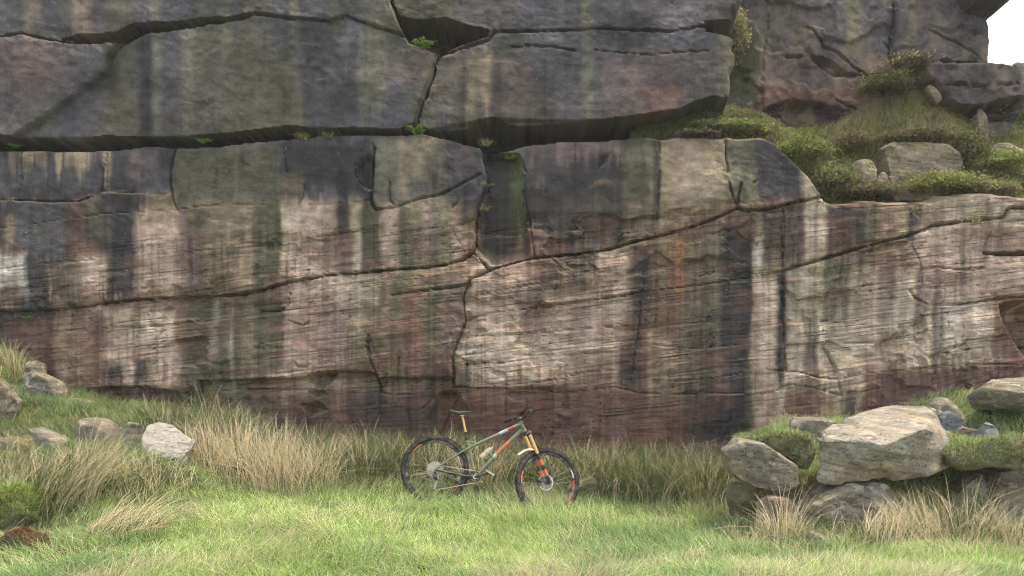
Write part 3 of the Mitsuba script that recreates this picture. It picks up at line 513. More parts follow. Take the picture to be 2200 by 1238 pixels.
boulder([(1733, 1078), (1758, 1056), (1812, 1044), (1880, 1049), (1940, 1046), (1962, 1066), (1955, 1105), (1885, 1140), (1800, 1155), (1735, 1145)], 7.9, .9, 'brown', 'half buried grey rock under the largest boulder, rushes in front', seed=65, rough=.02, top=-.05)
boulder([(1580, 1046), (1640, 1040), (1745, 1030), (1750, 1075), (1740, 1125), (1600, 1115), (1580, 1075)], 8.5, .5, 'mossy', 'dark stone deep in the gap between the turf capped boulder and the half buried rock', seed=64)
boulder([(1676, 945), (1705, 920), (1728, 904), (1790, 905), (1830, 930), (1800, 950)], 9.5, .5, 'grey', 'flat grey slab peeping out behind the turf cap and the largest boulder', seed=67, top=.05)
boulder([(1985, 872), (2022, 884), (2060, 905), (2079, 944), (2055, 962), (2000, 965)], 9.25, .5, 'tan', 'pale wedge of rock touching the right end of the largest boulder', seed=69)
boulder([(2005, 872), (2030, 868), (2042, 885), (2025, 900), (2008, 895)], 9.7, .3, 'tan', 'small ochre stone just behind the largest boulder, beside the bluish stones', 'stone', seed=71, name='stone')
boulder([(2024, 893), (2040, 885), (2062, 893), (2069, 903), (2050, 912), (2030, 908)], 9.25, .25, 'blue', 'small bluish stone lying flat on top of the pile at right', 'stone', seed=73, name='stone')
boulder([(2056, 915), (2080, 898), (2104, 900), (2110, 920), (2102, 950), (2068, 955)], 9.2, .3, 'brown', 'lichen spotted brown stone between the two bluish ones', 'stone', seed=75, name='stone')
boulder([(2103, 920), (2120, 899), (2136, 906), (2154, 935), (2146, 948), (2112, 950)], 9.1, .3, 'blue', 'pointed blue grey stone standing at the right end of the pile', 'stone', seed=77, name='stone')
boulder([(2018, 872), (2032, 856), (2056, 857), (2074, 870), (2080, 900), (2022, 905)], 9.9, .4, 'grey', 'upright grey stone behind the pile, left of the wedge rock by the cliff foot', 'stone', seed=79, name='stone')
facets([(2078, 853, 9.8), (2110, 836, 9.6), (2240, 850, 9.6), (2128, 815, 10.3), (2190, 811, 10.5), (2280, 816, 10.4), (2090, 880, 9.9), (2205, 888, 9.8), (2290, 888, 9.9), (2105, 880, 10.5), (2280, 860, 10.6)],
       'grey', 'wedge shaped grey rock below the cave at the right edge, dark underneath', seed=81, rough=.02, cuts=2)
boulder([(1633, 1082), (1660, 1070), (1712, 1078), (1722, 1098), (1680, 1108), (1637, 1106)], 8.0, .3, 'brown', 'low ochre stone in the grass under the turf capped boulder', 'stone', seed=83, name='stone')
boulder([(1732, 1152), (1750, 1146), (1790, 1160), (1812, 1174), (1790, 1182), (1745, 1172)], 7.3, .16, 'brown', 'thin pale stone lying in the meadow in front of the boulder pile', 'stone', seed=85, name='stone')
boulder([(2130, 1015), (2200, 1008), (2260, 1020), (2260, 1100), (2140, 1095)], 8.55, .6, 'brown', 'dark stone in the hollow under the turf bank at the right edge', seed=86)
boulder([(2040, 1040), (2080, 1012), (2130, 1022), (2140, 1080), (2060, 1098)], 8.6, .5, 'brown', 'shaded brown stone under the turf bank, right of the half buried rock', seed=88)
# left bank
facets([(302, 944, 8.75), (316, 914, 9.05), (348, 905, 9.2), (367, 911, 9.2), (420, 950, 8.95), (414, 967, 8.85), (382, 984, 8.65), (322, 982, 8.65), (304, 964, 8.7),
        (330, 1010, 8.75), (395, 1010, 8.8), (310, 985, 9.3), (410, 975, 9.4), (350, 935, 9.5), (390, 950, 9.5)],
       'pale', 'pale smooth slab leaning in the grass left of the straw tussock', seed=91, rough=.012, strat=.014, cuts=0)
COLLAR.append((at(360, 980, 8.65)[0], 8.68, .6, .4))
boulder([(142, 912), (172, 897), (206, 894), (236, 925), (247, 962), (200, 972), (150, 955)], 9.2, .5, 'brown', 'brown boulder with a pale flake, in the grass of the left bank', seed=93)
boulder([(52, 928), (75, 914), (102, 922), (127, 945), (110, 962), (60, 955)], 8.9, .35, 'grey', 'low grey boulder beside the mossy hummock at the left edge', seed=95)
boulder([(256, 925), (270, 911), (293, 914), (290, 940), (275, 956), (258, 950)], 9.2, .25, 'grey', 'small grey stone between the brown boulder and the pale slab', 'stone', seed=97, name='stone')
boulder([(134, 866), (150, 858), (186, 864), (198, 884), (170, 896), (140, 886)], 10.3, .35, 'brown', 'speckled stone on the left bank near the foot of the cliff', 'stone', seed=99, name='stone')
boulder([(36, 802), (62, 797), (98, 814), (120, 848), (96, 852), (46, 832)], 10.3, .45, 'grey', 'long slab sloping down the left bank against the cliff', seed=101, rough=.02)
boulder([(50, 780), (60, 768), (76, 778), (78, 800), (56, 800)], 10.6, .3, 'grey', 'small stone above the sloping slab, highest on the left bank', 'stone', seed=103, name='stone')
boulder([(-40, 820), (-5, 814), (14, 836), (18, 862), (-30, 872)], 9.6, .4, 'brown', 'dark boulder cut by the left edge of the picture', seed=105)
boulder([(-20, 945), (10, 936), (40, 940), (50, 962), (20, 972), (-20, 968)], 8.6, .35, 'mossy', 'yellow mossy hummock at the left edge', 'moss', name='moss_hummock', seed=107)
# around the bicycle
boulder([(878, 1014), (905, 1008), (940, 1010), (952, 1024), (915, 1034), (882, 1032)], 9.5, .25, 'mossy', 'brown stone seen through the rear wheel', 'stone', seed=109, name='stone')
boulder([(994, 1046), (1012, 1036), (1036, 1038), (1044, 1056), (1015, 1066), (996, 1062)], 9.2, .2, 'mossy', 'stone in the grass behind the chainring', 'stone', seed=111, name='stone')
boulder([(1212, 1036), (1240, 1022), (1268, 1018), (1284, 1040), (1250, 1055), (1215, 1053)], 9.4, .3, 'mossy', 'rough brown stone behind the front wheel', 'stone', seed=113, name='stone')
# on the ledge
boulder([(1886, 328), (1930, 302), (2040, 306), (2086, 332), (2100, 378), (2062, 428), (1900, 432)], 11.55, .7, 'ledge', 'broad block on the ledge with heather on top', seed=115, rough=.025)
boulder([(1833, 372), (1850, 342), (1880, 345), (1898, 372), (1888, 398), (1842, 396)], 11.5, .5, 'ledge', 'small block left of the broad block on the ledge', seed=117)
boulder([(1888, 385), (1900, 368), (1914, 378), (1912, 410), (1894, 412)], 11.45, .3, 'ledge', 'narrow stone between the two blocks on the ledge', 'stone', seed=119, name='stone')
boulder([(1994, 186), (2002, 180), (2018, 198), (2030, 222), (2014, 224), (2000, 206)], 12.15, .2, 'ledge', 'pale flake of rock leaning above the grassy mound', 'stone', seed=121, name='stone')
boulder([(2118, 312), (2160, 304), (2210, 316), (2260, 330), (2180, 338), (2125, 330)], 12.0, .8, 'ledge', 'flat rock in the bright grass at the right end of the ledge', seed=123)
boulder([(2160, 372), (2210, 350), (2300, 356), (2300, 420), (2190, 412)], 11.75, .8, 'ledge', 'layered rock below the bright grass at the right edge', seed=125, strat=.04)
boulder([(2100, 250), (2112, 225), (2124, 245), (2128, 300), (2106, 305)], 12.2, .4, 'brown', 'reddish stone in the gap at the right end of the ledge', 'stone', seed=126, name='stone')
for i, (a, b, Yq) in enumerate([((2150, 188), (2330, 214), 15.6), ((2160, 160), (2330, 186), 15.9), ((2172, 138), (2330, 160), 16.2)]):
    boulder([(a[0], a[1] + 5), (a[0] + 14, a[1] - 3), (b[0], a[1] - 6), (b[0], b[1] + 4), (a[0] + 10, b[1] + 2)], Yq, 1.2, 'grey', ['lowest slab of the far outcrop at the right edge', 'middle slab of the far outcrop at the right edge', 'topmost slab of the far outcrop, against the sky'][i], seed=131 + i, cuts=2, name='outcrop_slab', cat='outcrop')

# ------------------------------------------------------------------ vegetation
scene['mat_leaf'] = {'type': 'principledthin', 'base_color': {'type': 'mesh_attribute', 'name': 'vertex_color'}, 'roughness': .65, 'diff_trans': .7, 'spec_trans': 0.0, 'eta': 1.35}

def blades(pos, h, ang, lean, w, c0, c1, rng, seg=2, droop=.35):
    """Thin tapering blades; returns vertices, triangles and vertex colours."""
    n = len(pos)
    t = np.linspace(0, 1, seg + 1)
    d = np.stack([np.cos(ang), np.sin(ang), np.zeros(n)], -1)
    wa = rng.uniform(0, np.pi, n)
    wd = np.stack([np.cos(wa), np.sin(wa), np.zeros(n)], -1)
    V, C = [], []
    for j, tj in enumerate(t):
        p = pos + d * (lean * h * tj ** 1.8)[:, None]
        p[:, 2] += h * (tj - droop * lean * tj ** 2.4)
        c = c0 + (c1 - c0) * tj ** .8
        if j < seg:
            hw = (w * (1 - .75 * tj) * .5)[:, None] * wd
            V += [p - hw, p + hw]; C += [c, c]
        else:
            V.append(p); C.append(c)
    k = 2 * seg + 1
    V = np.stack(V, 1).reshape(-1, 3); C = np.stack(C, 1).reshape(-1, 3)
    f = []
    for j in range(seg - 1):
        a = 2 * j
        f += [(a, a + 1, a + 3), (a, a + 3, a + 2)]
    a = 2 * (seg - 1); f.append((a, a + 1, a + 2))
    Fc = (np.array(f)[None] + (np.arange(n) * k)[:, None, None]).reshape(-1, 3)
    return V, Fc, C

def join(parts):
    V, Fc, C, o = [], [], [], 0
    for v, f, c in parts:
        V.append(v); Fc.append(f + o); C.append(c); o += len(v)
    return (np.vstack(V), np.vstack(Fc)), np.clip(np.vstack(C), 0, 1)

def palette(rng, n, cols, probs, jit=.14):
    c = np.array(cols)[rng.choice(len(cols), n, p=np.array(probs) / sum(probs))]
    return c * (1 + rng.normal(0, jit, (n, 1))) * (1 + rng.normal(0, .05, (n, 3)))

FRESH, YEL, STRAW, BLUE, DARK = (.30, .46, .18), (.42, .56, .21), (.62, .58, .40), (.28, .42, .19), (.10, .16, .06)
RUSH, RSTRAW, RBROWN = (.085, .14, .055), (.86, .78, .57), (.50, .38, .22)

def meadow(n, seed):
    rng = np.random.default_rng(seed)
    y = 1 / rng.uniform(1 / 11.35, 1 / 4.9, n)
    x = rng.uniform(-1, 1, n) * (.66 * y + .9)
    z = ground_z(x, y)
    a, b, c = (fb(x * q, y * q, octaves=3, seed=s) for q, s in ((.9, 201), (1.7, 202), (3.4, 203)))
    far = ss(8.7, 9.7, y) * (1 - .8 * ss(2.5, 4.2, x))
    pw = np.stack([.5 + .8 * (c - .5), 2.0 * ss(.46, .66, a), .12 + .7 * ss(.54, .7, b), 1.4 * ss(.55, .7, 1 - a)], -1)
    pw = np.clip(pw, .02, None); pw /= pw.sum(1, keepdims=True)
    ch = (rng.random(n)[:, None] > np.cumsum(pw, 1)).sum(1).clip(0, 3)
    col = np.array([FRESH, YEL, STRAW, BLUE])[ch]
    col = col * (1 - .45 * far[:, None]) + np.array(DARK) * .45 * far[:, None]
    col = col * np.clip(1 + rng.normal(0, .27, (n, 1)), .4, 1.7)
    h = (.06 + .095 * b + .09 * (c - .4) + .03 * (ch == 2)) * rng.uniform(.5, 1.45, n)
    h = np.clip(h, .03, .4) * (1 + .35 * far) * (1 + .9 * ss(1.5, .9, np.abs(x + .1)) * ss(8.0, 8.4, y) * ss(9.3, 8.9, y) - .2 * ss(8.2, 8.7, y) * ss(-2.4, -3.4, x))
    ang = 2 * np.pi * fb(x * .8, y * .8, octaves=2, seed=205) * 1.6 + rng.normal(0, 1.0, n)
    tip = col * 1.1 + np.array([.07, .06, .03]) * rng.random((n, 1))
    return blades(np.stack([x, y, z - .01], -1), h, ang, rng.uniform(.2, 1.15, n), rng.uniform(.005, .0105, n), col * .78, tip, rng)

rngS = np.random.default_rng(8)
parts = [meadow(300000, 1)]
for cx, cy, wdt, dpt in COLLAR:
    n = int(1500 * wdt)
    q = rngS.uniform(-.62, .62, n)
    x, y = cx + q * wdt, cy - .05 + 1.2 * q ** 2 * dpt * .6 - rngS.uniform(0, .14, n)
    col = palette(rngS, n, [FRESH, DARK, YEL, STRAW], [3, 3, 1, 1.2], .2)
    parts.append(blades(np.stack([x, y, ground_z(x, y) - .01], -1), rngS.uniform(.07, .26, n), rngS.uniform(0, 6.3, n), rngS.uniform(.15, .9, n), rngS.uniform(.005, .009, n), col * .75, col * 1.1, rngS))
# thin seed stalks standing above the sward
n = 5200
y = 1 / rngS.uniform(1 / 10.5, 1 / 5.2, n); x = rngS.uniform(-1, 1, n) * (.66 * y + .5)
patch = fb(x * .8, y * .8, octaves=3, seed=210)
m = rngS.random(n) < ss(.42, .62, patch)
x, y = x[m], y[m]; n = len(x)
parts.append(blades(np.stack([x, y, ground_z(x, y)], -1), rngS.uniform(.16, .38, n), rngS.uniform(-.8, 1.4, n), rngS.uniform(.1, .9, n), rngS.uniform(.003, .005, n),
                    palette(rngS, n, [FRESH, STRAW], [1, 1]), palette(rngS, n, [STRAW, (.5, .42, .3), (.36, .22, .15)], [3, 2, 1]), rngS, 3))
mesh, col = join(parts)
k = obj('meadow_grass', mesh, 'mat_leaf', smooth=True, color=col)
tag(k, 'soft bright meadow grass, yellow green with straw coloured patches', 'grass', kind='stuff')

def clump(u, Y, n, h, rad, straw, seed, lean0=.25, dirn=None, dxy=None):
    rng = np.random.default_rng(seed)
    c = at(u, 900, Y)[:2] if dxy is None else np.array(dxy)
    r = rad * np.sqrt(rng.random(n)) ** 1.2; th = rng.uniform(0, 2 * np.pi, n)
    x, y = c[0] + r * np.cos(th), c[1] + r * np.sin(th) * .7
    z = ground_z(x, y) - .03
    hh = h * 1.22 * rng.uniform(.5, 1.12, n) * (1 - .25 * r / rad)
    ang = np.where(rng.random(n) < .5, th, rng.uniform(0, 2 * np.pi, n)) if dirn is None else dirn + rng.normal(0, .7, n)
    lean = np.abs(rng.normal(lean0, .22, n)) + .25 * r / rad
    st = rng.random(n) < straw
    base = np.where(st[:, None], palette(rng, n, [RSTRAW, RBROWN], [3, 1.2]), palette(rng, n, [RUSH, (.09, .14, .04), (.12, .15, .05)], [3, 2, 1]))
    tip = np.where(st[:, None], palette(rng, n, [(.80, .70, .48), RSTRAW], [1, 1]), palette(rng, n, [(.10, .15, .05), (.30, .24, .12), RUSH], [3, 1, 1]))
    # some stems are snapped or fallen
    fall = rng.random(n) < .10
    lean = np.where(fall, lean + rng.uniform(.6, 1.4, n), lean)
    return blades(np.stack([x, y, z], -1), hh, ang, lean, rng.uniform(.006, .010, n), base * .75, tip, rng, 4, .3)

CLUMPS = [  # u, Y, stems, height, radius, straw share, lean, direction, label
    (455, 9.25, 280, .62, .30, .80, .22, None, 'straw coloured rush clump just right of the pale slab'),
    (525, 9.35, 400, .80, .36, .85, .20, None, 'tall pale straw tussock, second from the pale slab'),
    (605, 9.3, 430, .82, .38, .85, .24, None, 'palest straw tussock, in the middle of the straw row left of the bicycle'),
    (680, 9.4, 270, .66, .32, .62, .30, None, 'straw and green rush clump at the right end of the straw row'),
    (770, 9.7, 380, .60, .36, .30, .22, None, 'green rush clump between the straw row and the rear wheel'),
    (1285, 9.75, 480, .62, .36, .22, .30, None, 'dark green rush clump just right of the front wheel'),
    (1400, 9.7, 560, .62, .40, .15, .22, None, 'dense dark green rush clump midway between bicycle and boulders'),
    (1510, 9.6, 520, .62, .38, .18, .22, None, 'dark green rush clump left of the turf capped boulder'),
    (1030, 9.75, 420, .58, .34, .55, .25, None, 'mixed straw rush clump behind the bicycle frame'),
    (935, 9.9, 480, .60, .36, .22, .2, None, 'green rush clump seen through the rear wheel'),
    (1690, 7.75, 190, .56, .20, .85, .2, None, 'thin straw rush clump in front of the gap under the boulders'),
    (1905, 7.55, 230, .52, .28, .85, .3, .3, 'straw rush clump in front of the half buried rock'),
    (1985, 7.6, 260, .58, .26, .7, .35, 2.6, 'straw rush clump arching to the left, right of the half buried rock'),
    (2080, 7.7, 420, .66, .34, .35, .3, None, 'tall green rush clump under the turf bank'),
    (2180, 7.6, 380, .50, .34, .55, .4, None, 'rusty rush clump at the right edge'),
    (75, 7.6, 420, .74, .34, .40, .35, .1, 'tall green rush clump leaning right at the left edge'),
    (165, 7.9, 480, .72, .34, .55, .40, .0, 'tall straw and green rush clump near the left edge, leaning right'),
    (255, 7.0, 300, .46, .32, .75, .75, .2, 'straw coloured clump bent low to the right in the left foreground'),
    (330, 8.2, 240, .34, .34, .55, .3, None, 'brownish rush clump in front of the pale slab'),
    (190, 8.5, 220, .34, .32, .6, .25, None, 'brownish rush clump in front of the brown boulder on the left bank'),
    (30, 10.9, 120, .42, .18, .8, .2, None, 'small straw tuft on the top of the left bank by the cliff'),
]
for i, (u, Y, n, h, r, stw, ln, dn_, lab_) in enumerate(CLUMPS):
    mesh, col = join([clump(u, Y, n, h, r, stw, 300 + i, ln, dn_)])
    k = obj('rush_clump', mesh, 'mat_leaf', smooth=True, color=col)
    tag(k, lab_, 'rushes')
# the unbroken bed of rushes along the foot of the wall
parts = []
rng = np.random.default_rng(77)
for i in range(150):
    u = rng.uniform(330, 1580); Y = rng.uniform(9.7, 10.9)
    parts.append(clump(u, Y, 95, rng.uniform(.36, .58), rng.uniform(.2, .42), rng.choice([.06, .14, .3]), 400 + i, .25))
for i in range(40):
    u = rng.uniform(-60, 420); Y = rng.uniform(7.8, 8.6)
    parts.append(clump(u, Y, 60, rng.uniform(.2, .36), rng.uniform(.2, .4), rng.choice([.3, .6]), 600 + i, .35))
for i in range(26):
    u = rng.uniform(1600, 2230); Y = rng.uniform(7.4, 8.0)
    parts.append(clump(u, Y, 50, rng.uniform(.2, .36), rng.uniform(.2, .4), rng.choice([.3, .65]), 700 + i, .35))
for i in range(34):
    u = rng.uniform(-40, 460); Y = rng.uniform(9.4, 11.1)
    parts.append(clump(u, Y, 60, rng.uniform(.10, .22), rng.uniform(.25, .45), .18, 800 + i, .45))
mesh, col = join(parts)
k = obj('rush_bed', mesh, 'mat_leaf', smooth=True, color=col)
tag(k, 'dark green rushes mixed with dead stems along the foot of the cliff', 'rushes', kind='stuff')

def leaves(pos, size, cols, rng, up=.5):
    n = len(pos)
    a = rng.normal(0, 1, (n, 3)); a[:, 2] = np.abs(a[:, 2]) * up; a /= np.linalg.norm(a, axis=1, keepdims=True)
    b = np.cross(a, rng.normal(0, 1, (n, 3))); b /= np.linalg.norm(b, axis=1, keepdims=True)
    s = (size * rng.uniform(.6, 1.4, n))[:, None]
    v = np.stack([pos, pos + a * s * .5 + b * s * .28, pos + a * s, pos + a * s * .5 - b * s * .28], 1).reshape(-1, 3)
    f = (np.array([[0, 1, 2], [0, 2, 3]])[None] + (np.arange(n) * 4)[:, None, None]).reshape(-1, 3)
    return v, f, np.repeat(cols, 4, 0)

def bush(c, r, n, cols, probs, seed, size=.035, stems=True):
    """Ellipsoid tangle of twigs and small leaves with a lumpy outline and gaps."""
    rng = np.random.default_rng(seed)
    d = rng.normal(0, 1, (n, 3)); d /= np.linalg.norm(d, axis=1, keepdims=True); d[:, 2] = np.abs(d[:, 2]) * 1.0 - .15
    lump = .30 + 1.35 * fb(d[:, 0] * 3.2, d[:, 1] * 3.2, d[:, 2] * 3.2, octaves=3, seed=seed)
    p = np.array(c) + d * np.array(r) * (lump * rng.uniform(.45, 1, n) ** .5)[:, None]
    p += rng.normal(0, 1, (n, 3)) * np.array(r) * np.where(rng.random(n) < .3, .22, .04)[:, None]
    tone = .6 + .8 * fb(p[:, 0] * 6, p[:, 1] * 6, p[:, 2] * 6, octaves=2, seed=seed + 1)
    out = [leaves(p, np.full(n, size), palette(rng, n, cols, probs) * tone[:, None], rng)]
    if stems:
        q = p[rng.random(n) < .10]
        m = len(q)
        st = blades(q - [0, 0, .1], rng.uniform(.1, .2, m), rng.uniform(0, 6.3, m), rng.uniform(.1, .8, m), np.full(m, .006), palette(rng, m, [(.10, .075, .05)], [1]), palette(rng, m, [(.16, .13, .07)], [1]), rng)
        out.append(st)
    return join(out)

HEA, BIL, LIM, BRN = (.125, .112, .082), (.21, .26, .10), (.36, .40, .15), (.26, .21, .14)
# ledge turf: short grass over the sloping ledge, heather where it is steep
rng = np.random.default_rng(91)
n = 52000
x, y = rng.uniform(1.8, 8.6, n), rng.uniform(11.62, 12.75, n)
z = ledge_z(x, y)
zone = fb(x * 1.4, y * 1.4, octaves=3, seed=92)
mound = ss(4.6, 5.4, x) * (1 - ss(6.7, 7.2, x)) * ss(11.9, 12.15, y)
right = ss(6.9, 7.3, x)
pw = np.stack([.9 - .5 * mound, .3 + 1.8 * mound + 1.0 * right, .16 + 2.6 * mound * ss(.3, .5, zone), .5 - .35 * mound], -1); pw /= pw.sum(1, keepdims=True)
ch = (rng.random(n)[:, None] > np.cumsum(pw, 1)).sum(1).clip(0, 3)
col = np.array([(.27, .34, .12), (.46, .47, .20), (.64, .58, .40), (.19, .22, .09)])[ch] * (1 + rng.normal(0, .16, (n, 1)))
col = col * (1 - .65 * mound[:, None]) + np.array([.60, .56, .31]) * .65 * mound[:, None] * (.7 + .6 * rng.random((n, 1)))
cover = rng.random(n) < np.clip(ss(.30, .5, zone) + .5 * mound + right, 0, 1)
x, y, z, col = x[cover], y[cover], z[cover], col[cover]; n = len(x)
gb = blades(np.stack([x, y, z - .01], -1), rng.uniform(.06, .20, n), rng.uniform(-2.6, -.4, n), rng.uniform(.3, 1.3, n), rng.uniform(.005, .010, n), col * .7, col * 1.12, rng, droop=.6)
mesh, cc = join([gb])
k = obj('ledge_grass', mesh, 'mat_leaf', smooth=True, color=cc)
tag(k, 'long grass drooping over the sloping ledge of the cliff', 'grass', kind='stuff')
n = 46000
x, y = rng.uniform(1.8, 8.6, n), rng.uniform(11.62, 12.75, n)
zone = fb(x * 1.4, y * 1.4, octaves=3, seed=92); tone = fb(x * 5, y * 5, octaves=2, seed=93)
mnd = ss(4.6, 5.4, x) * (1 - ss(6.7, 7.2, x)) * ss(11.95, 12.2, y)
m = rng.random(n) < np.clip(ss(.58, .40, zone) + .15, 0, 1) * (1 - .8 * ss(6.9, 7.3, x)) * (1 - .85 * mnd)
x, y, tone = x[m], y[m], tone[m]; n = len(x)
p = np.stack([x, y, ledge_z(x, y) + rng.uniform(0, .16, n) * (.4 + tone)], -1)
mesh, cc = join([leaves(p, np.full(n, .036), palette(rng, n, [HEA, BIL, BRN, LIM], [3, 3, 1.5, .6]) * (.55 + .9 * tone[:, None]), rng)])
k = obj('ledge_heather', mesh, 'mat_leaf', smooth=True, color=cc)
tag(k, 'dark heather and bilberry creeping over the ledge', 'heather', kind='stuff')

BUSH = [  # u, v, Y, half width u, half height v, depth m, leaves, colours, label
    (2035, 388, 11.45, 80, 24, .28, 5200, ([LIM, BIL, BRN], [3, 3, 1.4]), 'bright green and rusty bilberry bush hanging over the top of the front wall at right', 'bush'),
    (2140, 402, 11.45, 50, 16, .22, 2200, ([BRN, BIL, LIM], [2, 2, 1]), 'brownish bilberry bush at the right end of the wall top', 'bush'),
    (1720, 318, 11.75, 62, 26, .35, 4200, ([BIL, LIM, (.10, .16, .04)], [3, 2, 2]), 'green bilberry bush at the top of the diagonal ledge edge', 'bush'),
    (1790, 375, 11.6, 52, 34, .3, 3800, ([BIL, HEA, LIM], [3, 2, 1]), 'dark green bilberry bush left of the small block on the ledge', 'bush'),
    (1870, 405, 11.5, 70, 14, .25, 2600, ([HEA, BIL, BRN], [3, 2, 2]), 'low dark heather bush at the foot of the two blocks', 'heather'),
    (1970, 290, 11.85, 92, 18, .3, 5200, ([HEA, BRN, BIL], [4, 2, 1]), 'dark heather bush on the top of the broad block', 'heather'),
    (2085, 310, 11.75, 34, 46, .35, 3200, ([HEA, BIL], [3, 2]), 'dark heather bush hanging down the right side of the broad block', 'heather'),
    (1830, 300, 12.0, 50, 22, .3, 2200, ([HEA, BRN, BIL], [3, 2, 1]), 'greyish heather bush on the left flank of the mound', 'heather'),
    (1905, 175, 12.3, 62, 26, .35, 3600, ([HEA, BIL, (.10, .10, .05)], [3, 2, 2]), 'dark heather bush above the mound against the upper wall', 'heather'),
    (1955, 128, 12.25, 46, 15, .3, 1800, ([(.16, .17, .07), HEA, STRAW], [2, 2, 1]), 'grassy heather tuft on the highest small ledge', 'heather'),
    (2165, 250, 12.9, 60, 34, .6, 4800, ([BIL, (.06, .10, .03), LIM], [3, 3, .7]), 'dark green bush beyond the ledge at the right edge', 'bush'),
    (2160, 340, 11.75, 50, 18, .3, 2400, ([LIM, BIL, YEL], [3, 2, 1]), 'yellow green bush between the flat and the layered rock', 'bush'),
    (2175, 432, 11.5, 22, 14, .2, 900, ([BIL, BRN], [2, 1]), 'small bush at the right end of the wall top', 'bush'),
    (1560, 268, 11.6, 90, 14, .25, 3600, ([(.12, .18, .04), BIL, STRAW], [3, 2, 1]), 'green turf fringe hanging over the left end of the ledge', 'turf'),
    (1500, 285, 11.35, 46, 9, .15, 1500, ([HEA, (.09, .075, .05), BIL], [3, 2, 1]), 'peaty turf edge over the grey green block', 'turf'),
    (1590, 60, 12.3, 14, 60, .3, 1500, ([STRAW, (.2, .2, .08), BIL], [2, 2, 1]), 'straw coloured grass streaming down the gully at the corner of the upper wall', 'grass'),
]
for i, (u, v, Y, a, b, dp, n, (cl, pr), lab_, cat) in enumerate(BUSH):
    s = Y / F
    mesh, cc = bush(at(u, v + b * .5, Y), (a * s, dp, b * s * 1.35), n, cl, pr, 1000 + 7 * i, .036)
    k = obj({'heather': 'heather_bush', 'bush': 'bilberry_bush', 'turf': 'turf_fringe', 'grass': 'hanging_grass'}[cat], mesh, 'mat_leaf', smooth=True, color=cc)
    tag(k, lab_, cat)

# turf that caps the boulders and the bank, and moss cushions in the meadow
def turf(front, Yf, depth, label, seed, name='turf_mound', cat='turf', cols=([FRESH, YEL, DARK, STRAW, (.16, .12, .07)], [2, 2, 2, 1, 1.4]), dens=900, hgt=.11, top=.0):
    fr = np.array([at(u, v, Yf) for u, v in front]); c = fr.mean(0)
    v, f = rock_mesh(np.vstack([fr, c + (fr - c) * 1.04 + [0, depth * .5, top * .6], c + (fr - c) * .8 + [0, depth, top]]), seed, rough=.10, strat=0, roundness=.03, cuts=3)
    v[:, 2] += .10 * (fb(v[:, 0] * 5, v[:, 1] * 5, octaves=3, seed=seed + 9) - .5)
    key = thing(name, label, cat)
    obj('sod', (v, f), 'mat_mossy', key, smooth=True)
    t = trimesh.Trimesh(v, f, process=False)
    rng = np.random.default_rng(seed)
    n = int(dens * t.area)
    np.random.seed(seed)
    pts, fi = trimesh.sample.sample_surface(t, n, seed=seed)
    ok = t.face_normals[fi][:, 2] > -.45
    pts = np.array(pts)[ok]; n = len(pts); nn = t.face_normals[fi][ok]
    tone = .6 + .8 * fb(pts * 5, octaves=2, seed=seed) if False else .6 + .8 * fb(pts[:, 0] * 5, pts[:, 1] * 5, pts[:, 2] * 5, octaves=2, seed=seed)
    cc = palette(rng, n, *cols) * tone[:, None]
    up = np.clip(nn[:, 2], .45, 1)
    m1, c1 = join([blades(pts, rng.uniform(.4, 1.3, n) * hgt * up, np.arctan2(nn[:, 1], nn[:, 0]) + rng.normal(0, .6, n), rng.uniform(.3, 1.4, n), rng.uniform(.004, .008, n), cc * .65, cc * 1.1, rng, droop=.6)])
    obj('blades', m1, 'mat_leaf', key, smooth=True, color=c1)
    labels[key + '__blades'] = {'kind': 'stuff'}
turf([(1598, 956), (1640, 944), (1690, 938), (1745, 940), (1752, 980), (1735, 1010), (1695, 988), (1640, 964)], 8.3, .6, 'mossy turf cap draped over the brown boulder', 161, dens=6500)
turf([(2035, 975), (2080, 962), (2150, 955), (2290, 950), (2300, 1000), (2180, 1010), (2110, 996), (2050, 992)], 8.2, 1.0, 'turf bank jutting out above the dark hollow at the right edge', 163, dens=6500)
turf([(-40, 1078), (-10, 1062), (18, 1072), (34, 1100), (36, 1140), (-40, 1145)], 7.0, .6, 'round green moss cushion at the left edge of the meadow', 165, name='moss_cushion', cat='moss', cols=([(.26, .32, .07), (.15, .19, .05), YEL], [2, 1, 2]), dens=12000, hgt=.10)
turf([(-40, 1165), (10, 1150), (60, 1158), (78, 1180), (40, 1200), (-40, 1205)], 6.4, .3, 'brown mound of dead leaves at the left edge below the moss cushion', 167, name='dead_leaf_mound', cat='leaf litter', cols=([(.20, .11, .06), (.30, .19, .11), (.12, .08, .05)], [2, 1, 1]), dens=16000, hgt=.05)

